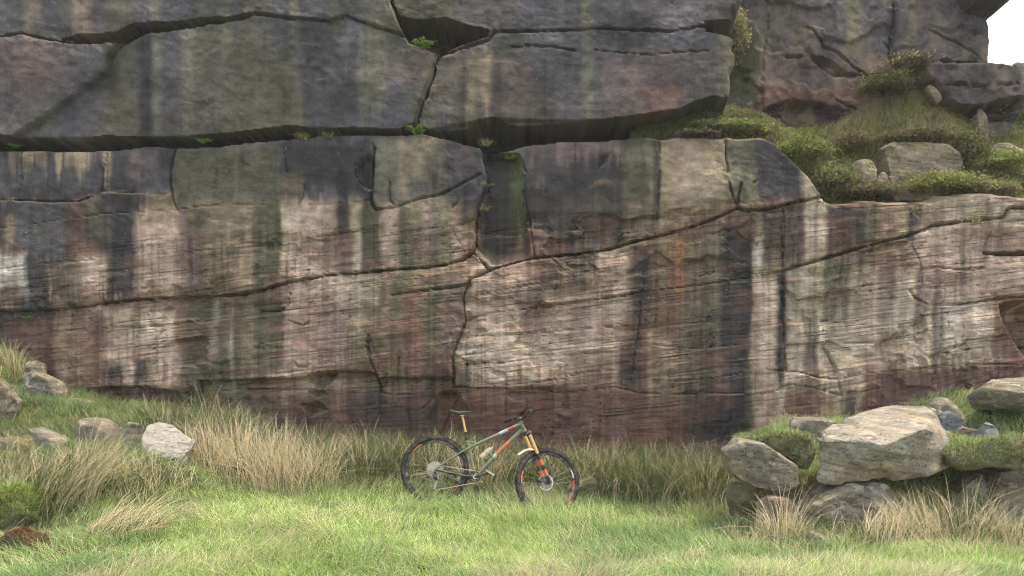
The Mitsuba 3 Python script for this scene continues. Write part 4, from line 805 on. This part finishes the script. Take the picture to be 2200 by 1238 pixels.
# small plants rooted in the joints of the wall
def wall_y(u, v):
    return Y0 + WALL_F[2][np.searchsorted(WALL_F[1], v), np.searchsorted(WALL_F[0], u)]
PLANTS = [
    (440, 310, .10, 'fern', 'small bright fern in the long dark recess at left'), (36, 320, .09, 'fern', 'low bright fern at the left end of the long recess'),
    (893, 290, .16, 'fern', 'fern at the junction of the long recess and the diagonal crack'), (872, 62, .14, 'fern', 'fern on the left lip of the dark alcove at the top'), (912, 105, .16, 'fern', 'fern in the floor of the dark alcove at the top'),
    (1094, 352, .08, 'fern', 'pale fern at the top of the green streak in the gully'), (455, 640, .08, 'fern', 'tiny fern in the lower long crack'), (60, 688, .08, 'fern', 'tiny fern at the left end of the lower long crack'), (1050, 410, .08, 'fern', 'tiny fern in the upright crack of the gully'),
    (652, 298, .13, 'grass_tuft', 'straw grass tuft on the lip of the long recess, the left of two'), (705, 296, .13, 'grass_tuft', 'straw grass tuft on the lip of the long recess, the right of two'),
    (1040, 458, .13, 'grass_tuft', 'pale green grass tuft hanging in the gully crack'), (1296, 395, .20, 'dead_tuft', 'dead grey root tuft hanging on the dark block'), (1478, 500, .22, 'dead_tuft', 'dead rusty tuft trailing from the diagonal crack'),
    (1480, 238, .10, 'heather_sprig', 'rusty heather sprig below the overhang, left of the ledge'), (1960, 452, .10, 'grass_tuft', 'small tuft above the dark streak on the right wall top'), (2095, 478, .09, 'grass_tuft', 'small tuft in the right end of the upper right crack'), (1045, 318, .14, 'grass_tuft', 'pale dry tuft at the head of the gully')]
for i, (u, v, h, kind_, lab_) in enumerate(PLANTS):
    rng = np.random.default_rng(1500 + i)
    c = at(u, v, wall_y(u, v + 6) - .02); c[1] = min(c[1], Y0 + .15)
    if kind_ == 'fern':
        q = []
        for j in range(9):
            a = rng.uniform(0, np.pi) + np.pi; L = h * rng.uniform(.6, 1.2)
            t = np.linspace(.15, 1, 12)
            st = c + np.stack([np.cos(a) * L * t * 1.2, np.sin(a) * L * t * .7, L * (t - .55 * t * t)], -1)
            for s_ in (-1, 1):
                off = np.stack([-np.sin(a) * s_ * h * .25 * (1 - t), np.cos(a) * s_ * h * .2 * (1 - t), 0 * t], -1)
                q.append(st + off)
        q = np.vstack(q)
        mesh, cc = join([leaves(q, np.full(len(q), h * .26), palette(rng, len(q), [(.16, .28, .06), (.11, .22, .05)], [1, 1]), rng, .8)])
    else:
        n = 70
        colr = {'grass_tuft': [(.34, .32, .13), (.20, .24, .07), STRAW], 'dead_tuft': [(.30, .24, .17), (.22, .14, .09), (.40, .34, .26)], 'heather_sprig': [(.30, .09, .04), (.24, .12, .05), HEA]}[kind_]
        cl = palette(rng, n, colr, [1, 1, 1])
        pos = c + rng.normal(0, .03, (n, 3)) * [1.6, .3, .5]
        hang = rng.uniform(1.0, 2.6, n) if kind_ == 'dead_tuft' else rng.uniform(.4, 1.6, n)
        mesh, cc = join([blades(pos, rng.uniform(.5, 1.2, n) * h * (.7 if kind_ == 'dead_tuft' else 1), rng.uniform(np.pi, 2 * np.pi, n), hang, np.full(n, .006), cl * .8, cl * 1.1, rng, 3, .85 if kind_ == 'dead_tuft' else .6)])
    k = obj(kind_, mesh, 'mat_leaf', smooth=True, color=cc)
    tag(k, lab_, {'fern': 'fern', 'grass_tuft': 'grass', 'dead_tuft': 'dead grass', 'heather_sprig': 'heather'}[kind_])

# ------------------------------------------------------------------ the bicycle
YB = 8.93
def bp(u, v, d=0.0):
    p = at(u, v, YB); p[1] += d
    return p
BASE = bp(1050, 1096)
LEAN = T().translate(BASE.tolist()).rotate([1, 0, 0], -6.0).translate((-BASE).tolist())
LM = np.array(LEAN.matrix, float)

def flat(col, rough=.45, **k): return principled(col, rough, **k)
def muddy(col, dust=(.25, .215, .165), amt=.5, rough=.55, metallic=0.0):
    def fn(p, n, uv):
        m = dss(.40, .72, dfbm(p.x * 26, p.y * 26, p.z * 26, octaves=3))
        return dmix(dmix(col, col, 0), dust, dr.clip(m * amt, 0, 1))
    return principled(mikit.proc(fn), rough, metallic=metallic, specular=.4)
scene['mat_frame'] = muddy((.15, .195, .125), amt=.5, rough=.38)
scene['mat_black'] = muddy((.018, .018, .020), amt=.28, rough=.4)
scene['mat_tyre'] = muddy((.022, .021, .021), (.12, .105, .085), .5, .85)
scene['mat_gold'] = flat((.56, .41, .19), .4, metallic=.25)
scene['mat_orange'] = muddy((.50, .135, .06), amt=.4, rough=.4)
scene['mat_red'] = muddy((.40, .06, .05), amt=.35, rough=.4)
scene['mat_silver'] = flat((.52, .52, .50), .32, metallic=.85)
scene['mat_dusty_steel'] = muddy((.46, .44, .40), (.36, .32, .26), .8, .5, .3)
scene['mat_saddle'] = flat((.10, .105, .12), .5)
scene['mat_bottle'] = muddy((.44, .39, .31), (.30, .26, .20), .6, .6)
scene['mat_flap'] = flat((.70, .62, .56), .5)
scene['mat_sky_grey'] = flat((.42, .46, .50), .35)
scene['mat_rim'] = muddy((.03, .03, .032), (.30, .27, .22), .6, .45)

def put(name, mesh, mat, parent, smooth=35):
    if isinstance(mesh, trimesh.Trimesh):
        v, f = np.array(mesh.vertices), np.array(mesh.faces)
    else: v, f = np.asarray(mesh[0]), np.asarray(mesh[1])
    v = v @ LM[:3, :3].T + LM[:3, 3]
    return obj(name, trimesh.Trimesh(v, f, process=False), mat, parent, smooth=smooth)

def tube(pts, r, n=14, cap=True):
    p = np.array(pts, float); r = np.broadcast_to(np.asarray(r, float), (len(p),))
    t = np.gradient(p, axis=0); t /= np.linalg.norm(t, axis=1, keepdims=True)
    ref = np.eye(3)[np.abs(t).max(0).argmin()]
    a = np.cross(t, ref); a /= np.linalg.norm(a, axis=1, keepdims=True)
    b = np.cross(t, a); th = np.arange(n) * 2 * np.pi / n
    v = (p[:, None] + r[:, None, None] * (np.cos(th)[None, :, None] * a[:, None] + np.sin(th)[None, :, None] * b[:, None])).reshape(-1, 3)
    f = []
    for i in range(len(p) - 1):
        for j in range(n):
            q = [i * n + j, i * n + (j + 1) % n, (i + 1) * n + (j + 1) % n, (i + 1) * n + j]
            f += [[q[0], q[2], q[1]], [q[0], q[3], q[2]]]
    if cap:
        v = np.vstack([v, p[0], p[-1]]); k = len(v) - 2
        for j in range(n):
            f += [[k, j, (j + 1) % n], [k + 1, (len(p) - 1) * n + (j + 1) % n, (len(p) - 1) * n + j]]
    return trimesh.Trimesh(v, np.array(f), process=False)

def cat(ms): return trimesh.util.concatenate(ms)
def lathe(profile, c, ax, n=48):
    """Closed profile [(radius, along axis)] turned about ax through c."""
    ax = np.asarray(ax, float); ax /= np.linalg.norm(ax)
    e = np.cross(ax, [0, 0, 1.0]); e /= np.linalg.norm(e); g = np.cross(ax, e)
    th = np.arange(n) * 2 * np.pi / n; pr = np.array(profile)
    ring = np.cos(th)[:, None] * e + np.sin(th)[:, None] * g
    v = (c + ring[:, None] * pr[None, :, :1] + ax * pr[None, :, 1:]).reshape(-1, 3)
    m = len(pr); f = []
    for i in range(n):
        for j in range(m):
            a, b = i * m + j, i * m + (j + 1) % m
            c_, d_ = ((i + 1) % n) * m + (j + 1) % m, ((i + 1) % n) * m + j
            f += [[a, b, c_], [a, c_, d_]]
    return trimesh.Trimesh(v, np.array(f), process=False)
def circle_profile(R, r, n=14, sq=1.0): return [(R + r * math.cos(q), sq * r * math.sin(q)) for q in np.arange(n) * 2 * np.pi / n]
def hullbox(c, ex, ey, ez, s, b=.15):
    s = np.array(s) / 2; q = []
    for sx in (-1, 1):
        for sy in (-1, 1):
            for sz in (-1, 1):
                for k in range(3):
                    w = np.array([sx, sy, sz]) * s; w[k] *= 1; w[(k + 1) % 3] -= np.sign(w[(k + 1) % 3]) * b * s.min(); w[(k + 2) % 3] -= np.sign(w[(k + 2) % 3]) * b * s.min()
                    q.append(np.asarray(c) + w[0] * np.asarray(ex) + w[1] * np.asarray(ey) + w[2] * np.asarray(ez))
    g = manifold3d.Manifold.hull_points(np.array(q).tolist()).to_mesh()
    return trimesh.Trimesh(np.array(g.vert_properties[:, :3]), np.array(g.tri_verts), process=False)

bike = thing('bicycle', 'dusty green mountain bicycle with gold fork tubes and orange decals before the cliff', 'bicycle')
EX, EY, EZ = np.eye(3)
RH, FH, BB = bp(933.5, 1010), bp(1176.5, 1036.5), bp(1020.6, 1025.3)
# steering frame
tl_ = math.radians(18.5)
AX = np.array([-math.sin(tl_), 0, math.cos(tl_)]); E1 = np.array([math.cos(tl_), 0, math.sin(tl_)])
th_ = math.radians(22)
S1_, S2_ = math.cos(th_) * E1 + math.sin(th_) * EY, -math.sin(th_) * E1 + math.cos(th_) * EY

def wheel(name, c, ax, decal_angles, rotor, drive):
    ax = np.asarray(ax) / np.linalg.norm(ax)
    w = bike + '__' + name
    e = np.cross(ax, [0, 0, 1.0]); e /= np.linalg.norm(e); g = np.cross(e, ax) * -1
    if g[2] < 0: g = -g
    put('tyre', lathe(circle_profile(.3445, .0285, 16), c, ax, 96), 'mat_tyre', w)
    knobs = []
    for i in range(84):
        for rr, (off, sz) in enumerate((((-.021), (.013, .010, .011)), ((-.008), (.014, .010, .010)), ((.008), (.014, .010, .010)), ((.021), (.013, .010, .011)))):
            q = 2 * np.pi * (i + (.5 if rr in (1, 2) else 0) + (.12 if rr > 1 else 0)) / 84
            rad = math.cos(q) * e + math.sin(q) * g; tan = -math.sin(q) * e + math.cos(q) * g
            R = .3445 + math.sqrt(max(.0285 ** 2 - off ** 2, 0)) + .002
            knobs.append(hullbox(c + rad * R + ax * off, tan, ax, rad, sz, .1))
    k = put('tread', cat(knobs), 'mat_tyre', w + '__tyre', smooth=False)
    labels[k] = {'kind': 'stuff'}
    put('rim', lathe([(.302, -.016), (.318, -.017), (.3215, -.014), (.3215, .014), (.318, .017), (.302, .016), (.296, .006), (.296, -.006)], c, ax, 96), 'mat_rim', w)
    for a0, a1, mt in decal_angles:
        for s in (-1, 1):
            P = [(math.cos(q) * e + math.sin(q) * g) for q in np.linspace(a0, a1, 12)]
            v = np.vstack([[c + p * r_ + ax * s * .0185 for p in P] for r_ in (.3035, .3185)])
            f = [];
            for i in range(11): f += [[i, i + 1, 12 + i + 1], [i, 12 + i + 1, 12 + i]]
            v2 = np.vstack([v, v - ax * s * .003]); f2 = f + [[a + 24, c_ + 24, b + 24] for a, b, c_ in f]
            for lo in (range(11), range(12, 23)):
                for i in lo: f2 += [[i, i + 24, i + 25], [i, i + 25, i + 1]]
            put('decal', (v2, np.array(f2)), mt, w + '__rim', smooth=False)
    sp = []
    for i in range(28):
        q = 2 * np.pi * i / 28; s = 1 if i % 2 else -1
        q2 = q + (1.25 if (i // 2) % 2 else -1.25)
        p0 = c + .026 * (math.cos(q2) * e + math.sin(q2) * g) + ax * s * .028
        p1 = c + .298 * (math.cos(q) * e + math.sin(q) * g)
        sp.append(tube([p0, p1], .0014, 5, False))
    k = put('spokes', cat(sp), 'mat_dusty_steel', w, smooth=True); labels[k] = {'kind': 'stuff'}
    put('hub', lathe([(.0, -.055), (.012, -.055), (.012, -.036), (.029, -.034), (.029, -.026), (.014, -.022), (.014, .022), (.029, .026), (.029, .034), (.012, .036), (.012, .055), (.0, .055)], c, ax, 24), 'mat_black', w)
    # brake disc on the far side: ring, arms
    o = c + ax * rotor
    ms = [lathe([(.074, -.001), (.090, -.001), (.090, .001), (.074, .001)], o, ax, 60), lathe([(.0, -.001), (.026, -.001), (.026, .001), (.0, .001)], o, ax, 24)]
    for i in range(8):
        q = 2 * np.pi * i / 8
        p0, p1 = o + .022 * (math.cos(q) * e + math.sin(q) * g), o + .076 * (math.cos(q + .45) * e + math.sin(q + .45) * g)
        dd = (p1 - p0) / np.linalg.norm(p1 - p0)
        ms.append(hullbox((p0 + p1) / 2, dd, ax, np.cross(dd, ax), (.058, .002, .007)))
    for i in range(24):
        q = 2 * np.pi * i / 24
        ms.append(hullbox(o + .082 * (math.cos(q) * e + math.sin(q) * g), math.cos(q) * e + math.sin(q) * g, ax, -math.sin(q) * e + math.cos(q) * g, (.018, .0030, .004)))
    put('brake_disc', cat(ms), 'mat_silver', w)
    if drive:
        ms = []
        for i in range(9):
            R = .086 - .0075 * i; yy = -.024 - .0042 * i
            ms.append(lathe([(R - .011, yy - .0009), (R, yy - .0009), (R, yy + .0009), (R - .011, yy + .0009)], c, ax, 44))
            nt = int(48 - 4 * i)
            for j in range(nt):
                q = 2 * np.pi * j / nt
                ms.append(hullbox(c + ax * yy + (R + .002) * (math.cos(q) * e + math.sin(q) * g), math.cos(q) * e + math.sin(q) * g, ax, -math.sin(q) * e + math.cos(q) * g, (.006, .0018, .004)))
        ms.append(lathe([(0, -.062), (.016, -.062), (.016, -.020), (.055, -.020), (.055, -.017), (0, -.017)], c, ax, 24))
        put('cassette', cat(ms), 'mat_dusty_steel', w)
    return w

wheel('rear_wheel', RH, EY, [(2.05, 2.45, 'mat_orange'), (5.4, 5.7, 'mat_red')], .045, True)
wheel('front_wheel', FH, S2_, [(2.75, 3.15, 'mat_orange'), (-.35, .05, 'mat_red'), (.12, .42, 'mat_sky_grey'), (-.75, -.5, 'mat_orange')], .045, False)

# frame
HT, HBt = bp(1117.6, 905.5), bp(1128.0, 928)
SC = bp(1002, 944)                     # top of the seat tube
TT0, TT1 = bp(1119.2, 911.2), bp(1022.7, 955.8)
SJ = bp(1000, 966.8)
fr = bike + '__frame'
put('head_tube', tube([HT, (HT * .5 + HBt * .5), HBt], [.024, .021, .025], 18), 'mat_frame', fr)
put('top_tube', tube([TT0, TT0 * .5 + TT1 * .5, TT1, TT1 * .4 + SJ * .6], [.020, .0185, .0165, .0135], 18), 'mat_frame', fr)
put('down_tube', tube([bp(1122.4, 922.6), bp(1078, 966), BB + [.01, 0, .005]], [.0225, .0235, .024], 18), 'mat_frame', fr)
put('seat_tube', tube([SC, bp(1010, 977), BB], [.0185, .0175, .020], 18), 'mat_frame', fr)
put('gusset', tube([bp(1006.5, 949.2), bp(1014, 951.2), bp(1023.5, 954.0)], .0075, 12), 'mat_frame', fr)
for s in (-1, 1):
    put('seat_stay', tube([TT1 * .5 + SJ * .5 + EY * s * .010, SJ + EY * s * .022, bp(965, 988, s * .055), RH + [0, s * .067, 0]], [.011, .0105, .0085, .0085], 12), 'mat_frame', fr)
    put('chain_stay', tube([BB + [-.02, s * .022, 0], bp(996, 1022.6, s * .045), bp(960, 1015, s * .062), RH + [.01, s * .067, 0]], [.013, .012, .0105, .0095], 12), 'mat_black' if s < 0 else 'mat_frame', fr)
put('bottom_bracket', lathe([(0, -.037), (.024, -.037), (.024, .037), (0, .037)], BB, EY, 24), 'mat_frame', fr)
put('cable', cat([tube([bp(1121, 905, -.02), bp(1130, 908, -.05), bp(1137, 904, -.06), bp(1140, 896, -.05)], .0024, 6), tube([bp(1118, 906, .02), bp(1128, 913, -.03), bp(1131, 919, -.03), bp(1110, 924, -.026), bp(1085, 922, -.022)], .0024, 6)]), 'mat_black', fr)
def band(a, b, ra, rb, mat, name='decal'):
    put(name, tube([a, a * .5 + b * .5, b], [ra, (ra + rb) / 2, rb], 18), mat, fr)
lerp = lambda a, b, t: a * (1 - t) + b * t
D0, D1 = bp(1122.4, 922.6), bp(1078, 966)
band(lerp(D0, D1, .62), lerp(D0, D1, 1.02), .0240, .0246, 'mat_orange'); band(lerp(D1, BB, .04), lerp(D1, BB, .20), .0248, .0250, 'mat_orange')
band(lerp(D1, BB, .20), lerp(D1, BB, .30), .0250, .0250, 'mat_sky_grey'); band(lerp(D0, D1, .46), lerp(D0, D1, .60), .0238, .0240, 'mat_frame')
band(lerp(TT0, TT1, .16), lerp(TT0, TT1, .27), .0202, .0198, 'mat_red'); band(lerp(TT0, TT1, .28), lerp(TT0, TT1, .48), .0197, .0192, 'mat_sky_grey')
put('seat_clamp', tube([SC + [-.001, 0, -.012], SC + [.0, 0, .008]], .022, 16), 'mat_black', fr)

# dropper post and saddle
sp0, sp1 = bp(999.4, 929), bp(992.0, 893.5)
post = bike + '__seat_post'
put('lower_tube', tube([SC, bp(1000, 933), bp(999.4, 929)], [.0150, .0150, .0175], 16), 'mat_black', post)
put('upper_tube', tube([sp0, sp1], .0130, 16), 'mat_gold', post)
put('clamp', hullbox(bp(991.5, 893.2), EX, EY, EZ, (.048, .040, .014)), 'mat_gold', post)
prof = [(965.0, 881.3, .030, .008), (967.5, 881.6, .066, .012), (973, 883.2, .070, .016), (980, 885.6, .062, .021), (987, 886.2, .044, .024), (995, 885.8, .030, .020), (1004, 884.2, .021, .014), (1010, 884.2, .018, .011), (1012.3, 885.8, .008, .006)]
sv = []
for u, v, hw, hh in prof:
    c_ = bp(u, v)
    for q in np.arange(16) * 2 * np.pi / 16:
        yy, zz = hw * math.cos(q), math.sin(q)
        sv.append(c_ + [0, yy, (hh * .35 * zz if zz > 0 else hh * 1.5 * zz * (1 - .6 * abs(math.cos(q)))) - .25 * abs(yy) * hw * 4])
sf = []
for i in range(len(prof) - 1):
    for j in range(16):
        a, b, c_, d_ = i * 16 + j, i * 16 + (j + 1) % 16, (i + 1) * 16 + (j + 1) % 16, (i + 1) * 16 + j
        sf += [[a, b, c_], [a, c_, d_]]
sf += [[0, j + 1, j] for j in range(1, 15)] + [[(len(prof) - 1) * 16, (len(prof) - 1) * 16 + j, (len(prof) - 1) * 16 + j + 1] for j in range(1, 15)]
sd = bike + '__saddle'
put('shell', (np.array(sv), np.array(sf)), 'mat_saddle', sd, smooth=True)
put('rail', cat([tube([bp(972, 886, s * .022), bp(980, 891.5, s * .022), bp(996, 891.5, s * .022), bp(1006, 887, s * .010)], .0035, 8) for s in (-1, 1)]), 'mat_black', sd)

# fork
fk = bike + '__fork'
cr = bp(1133.0, 934.5)
put('steerer', tube([HBt, cr], .021, 16), 'mat_black', fk)
g = manifold3d.Manifold.hull_points(np.vstack([[p + q for q in np.array([[x, y, z] for x in (-.022, .022) for y in (-.022, .022) for z in (-.02, .02)])] for p in (cr - S2_ * .066 - AX * .015, cr + S2_ * .066 - AX * .015, cr + AX * .018)]).tolist()).refine_to_length(.012).to_mesh()
cm = trimesh.Trimesh(np.array(g.vert_properties[:, :3]), np.array(g.tri_verts), process=False); cm.merge_vertices(); trimesh.smoothing.filter_laplacian(cm, iterations=3)
put('crown', cm, 'mat_black', fk, smooth=True)
for s in (-1, 1):
    dropo = FH + S2_ * s * .060 - S1_ * .004
    top = cr + S2_ * s * .066 - AX * .02
    ld = (top - dropo); L = np.linalg.norm(ld); ld /= L
    st_end = dropo + ld * (L * .60)
    put('stanchion', tube([top + ld * .01, st_end], .0182, 18), 'mat_gold', fk)
    put('lower_leg', tube([st_end + ld * .004, st_end - ld * .008, dropo + ld * .12, dropo + ld * .03, dropo], [.0225, .0235, .0225, .020, .013], 18), 'mat_black', fk)
    put('decal', tube([dropo + ld * (L * .36), dropo + ld * (L * .48)], .0238, 18), 'mat_orange', fk)
    put('decal', tube([dropo + ld * (L * .13), dropo + ld * (L * .26)], .0232, 18), 'mat_orange', fk)
put('arch', tube([FH - S2_ * .058 + AX * .395 + S1_ * -.01, FH - S2_ * .035 + AX * .415, FH + S2_ * .035 + AX * .415, FH + S2_ * .058 + AX * .395 + S1_ * -.01], [.014, .012, .012, .014], 12), 'mat_black', fk)
put('axle', tube([FH - S2_ * .072, FH + S2_ * .072], .008, 12), 'mat_black', fk)
put('brake_caliper', hullbox(FH + S2_ * .052 - S1_ * .075 + AX * .02, S1_, S2_, AX, (.045, .04, .075), .3), 'mat_black', fk)
# short mud flap behind the crown: a curved blade that widens backwards
mg = []
for i, t in enumerate(np.linspace(0, 1, 10)):
    c_ = lerp(bp(1143.5, 964.5), bp(1111.5, 977.5), t) + EZ * (.022 * math.sin(math.pi * t))
    w_ = lerp(.040, .055, t) * (1 if t < .9 else .75)
    for q in np.linspace(-1, 1, 9): mg.append(c_ + S2_ * w_ * q - AX * (.026 * q * q * (1 - .5 * t)))
mg = np.array(mg); mf = []
for i in range(9):
    for j in range(8):
        a = i * 9 + j; mf += [[a, a + 1, a + 10], [a, a + 10, a + 9]]
mt = trimesh.Trimesh(mg, mf, process=False)
v2 = np.vstack([mg, mg - AX * .003]); f2 = np.vstack([mf, np.array(mf)[:, ::-1] + 90])
put('mudguard', (v2, f2), 'mat_flap', bike, smooth=False)

# handlebar, stem, grips, levers
hb = bike + '__handlebar'
S0_ = bp(1117.0, 902.5)
put('spacer', tube([HT - AX * .004, S0_ + AX * .02], .019, 16), 'mat_black', bike + '__stem')
bc = S0_ + S1_ * .042 + AX * .010
put('body', tube([S0_ + AX * .008, bc], [.020, .0165], 14), 'mat_black', bike + '__stem')
def hbp(s, y, back, up): return bc + S2_ * s * y - S1_ * back + AX * up
put('bar', tube([hbp(-1, .385, .055, .034), hbp(-1, .25, .030, .032), hbp(-1, .12, .008, .022), hbp(-1, .05, 0, 0), hbp(1, .05, 0, 0), hbp(1, .12, .008, .022), hbp(1, .25, .030, .032), hbp(1, .385, .055, .034)], [.0112, .0112, .0125, .0165, .0165, .0125, .0112, .0112], 14), 'mat_black', hb)
for s in (-1, 1):
    a, b = hbp(s, .392, .0565, .034), hbp(s, .262, .0325, .0325)
    ts = np.linspace(0, 1, 14)
    put('grip', tube([lerp(a, b, t) for t in ts], [.0155 + .002 * (i % 2) + (.004 if i in (0, 13) else 0) for i in range(14)], 14), 'mat_black', hb)
    lv = hbp(s, .225, .026, .031)
    put('brake_lever', cat([hullbox(lv + S1_ * .018 - AX * .004, S1_, S2_, AX, (.045, .030, .026), .35), tube([lv + S1_ * .036 - AX * .008, lv + S1_ * .052 + S2_ * s * .035 - AX * .014, lv + S1_ * .046 + S2_ * s * .100 - AX * .016], [.0065, .006, .005], 10)]), 'mat_silver' if s > 0 else 'mat_black', hb)
    put('shifter', hullbox(hbp(s, .195, .022, .004), S1_, S2_, AX, (.042, .034, .024), .35), 'mat_black', hb)

# cranks, chainring, pedals, chain, derailleur
ck = bike + '__crankset'
cdir = (bp(1052, 1016.5) - BB); cdir[1] = 0; cdir /= np.linalg.norm(cdir)
co = BB + [0, -.050, 0]
ms = [lathe([(.048, -.0015), (.062, -.0015), (.062, .0015), (.048, .0015)], co, EY, 60)]
for j in range(32):
    q = 2 * np.pi * j / 32; rad = np.array([math.cos(q), 0, math.sin(q)]); tan = np.array([-math.sin(q), 0, math.cos(q)])
    ms.append(hullbox(co + rad * .064, rad, EY, tan, (.007, .0025, .006)))
for j in range(4):
    q = 2 * np.pi * j / 4 + .5; rad = np.array([math.cos(q), 0, math.sin(q)])
    ms.append(hullbox(co + rad * .036, rad, EY, np.cross(rad, EY), (.034, .006, .014)))
put('chainring', cat(ms), 'mat_black', ck)
put('spider_ring', lathe([(.012, -.012), (.024, -.012), (.024, .006), (.012, .006)], co, EY, 24), 'mat_silver', ck)
for s in (-1, 1):
    tip = BB + cdir * .172 * (1 if s < 0 else -1) + EY * s * .078
    put('crank_arm', tube([BB + EY * s * .058 - cdir * .012 * -s * -1, BB + EY * s * .066 + cdir * .06 * (1 if s < 0 else -1), tip, tip + cdir * .012 * (1 if s < 0 else -1)], [.017, .0135, .0125, .008], 12), 'mat_black', ck)
    pc = tip + EY * s * .062
    pd = bp(1063, 1016) - bp(1045, 1005); pd[1] = 0; pd /= np.linalg.norm(pd)
    up_ = np.cross(EY, pd)
    fr_ = [hullbox(pc + pd * o_, pd, EY, up_, (.010, .098, .014)) for o_ in (-.048, .048)] + [hullbox(pc + EY * o_, pd, EY, up_, (.100, .010, .014)) for o_ in (-.045, .045)] + [tube([tip, pc + EY * s * .045], .008, 10)]
    fr_ += [hullbox(pc + pd * a + EY * b + up_ * c_ * .011, pd, EY, up_, (.004, .004, .010)) for a in (-.048, .048) for b in (-.04, 0, .04) for c_ in (-1, 1)]
    put('pedal', cat(fr_), 'mat_dusty_steel', ck)

dl = bike + '__rear_derailleur'
jw1, jw2 = bp(938.5, 1032.5, -.058), bp(934.5, 1049, -.056)
put('body', cat([hullbox(bp(934.5, 1018, -.068), EX, EY, EZ, (.028, .03, .045), .4), tube([bp(933, 1020, -.07), bp(936, 1027, -.078), bp(939, 1031, -.07)], [.017, .020, .015], 12)]), 'mat_black', dl)
put('cage', cat([hullbox((jw1 + jw2) / 2 + EY * o_, (jw2 - jw1) / np.linalg.norm(jw2 - jw1), EY, np.cross((jw2 - jw1) / np.linalg.norm(jw2 - jw1), EY), (.115, .003, .024), .5) for o_ in (-.008, .008)]), 'mat_dusty_steel', dl)
for w_ in (jw1, jw2):
    put('jockey_wheel', lathe([(.006, -.003), (.021, -.0025), (.021, .0025), (.006, .003)], w_, EY, 24), 'mat_black', dl)
def chain(pts):
    p = [np.array(q) for q in pts]; out = []
    for a, b in zip(p[:-1], p[1:]):
        L = np.linalg.norm(b - a); n = max(1, int(L / .0127)); d = (b - a) / L
        for i in range(n):
            for s in (-1, 1):
                out.append(hullbox(lerp(a, b, (i + .5) / n) + EY * s * (.0026 if i % 2 else .0014), d, EY, np.cross(d, EY), (.0155, .0012, .0085), .3))
    return cat(out)
arc = [co + np.array([math.cos(q), 0, math.sin(q)]) * .066 for q in np.linspace(math.pi * .55, -math.pi * .55, 10)]
k = put('chain', chain([RH + [.004, -.046, .056]] + arc + [jw2 + np.array([.004, 0, -.022]), jw2 + np.array([-.021, 0, .0]), jw1 + np.array([.016, 0, -.012]), jw1 + [.02, 0, .008], RH + [.03, -.050, -.046]]), 'mat_dusty_steel', bike, smooth=False)

# bottle, carried on the down tube
b0, b1 = bp(1034, 985.5, -.0), bp(1053.5, 966.5, -.0)
bd = (b1 - b0) / np.linalg.norm(b1 - b0)
bt = thing('water_bottle', 'dusty beige drinking bottle held on the down tube of the bicycle', 'bottle')
k = put('body', lathe([(0, 0), (.030, 0), (.0365, .006), (.0365, .055), (.0335, .064), (.0335, .076), (.0365, .085), (.0365, .118), (.030, .128), (0, .128)], b0 - bd * .005, bd, 28), 'mat_bottle', bt)
k = put('cap', lathe([(0, .126), (.031, .126), (.032, .132), (.032, .146), (.027, .152), (.013, .155), (.012, .166), (.015, .168), (.015, .174), (.010, .180), (0, .180)], b0 - bd * .005, bd, 24), 'mat_dusty_steel', bt)
put('bottle_cage', cat([tube([bp(1042 + o_, 984 - o_, -.034), bp(1044 + o_, 988 - o_, -.02), bp(1047 + o_, 990 - o_, 0), bp(1044 + o_, 988 - o_, .02), bp(1042 + o_, 984 - o_, .034)], .003, 8) for o_ in (-2, 8)] + [tube([bp(1040, 995), bp(1060, 976)], .004, 8)]), 'mat_black', bike)
scene['haze_air'] = {'type': 'homogeneous', 'albedo': {'type': 'rgb', 'value': [.95, .95, .95]}, 'sigma_t': {'type': 'rgb', 'value': [.0013, .0014, .00155]}}
scene['haze'] = {'type': 'cube', 'to_world': T().translate([0, 0, 6]).scale([330, 330, 8]), 'bsdf': {'type': 'null'}, 'interior': {'type': 'ref', 'id': 'haze_air'}}
scene['camera']['medium'] = {'type': 'ref', 'id': 'haze_air'}
labels['haze'] = {'kind': 'stuff', 'label': 'thin bright haze in the air before the cliff', 'category': 'haze'}
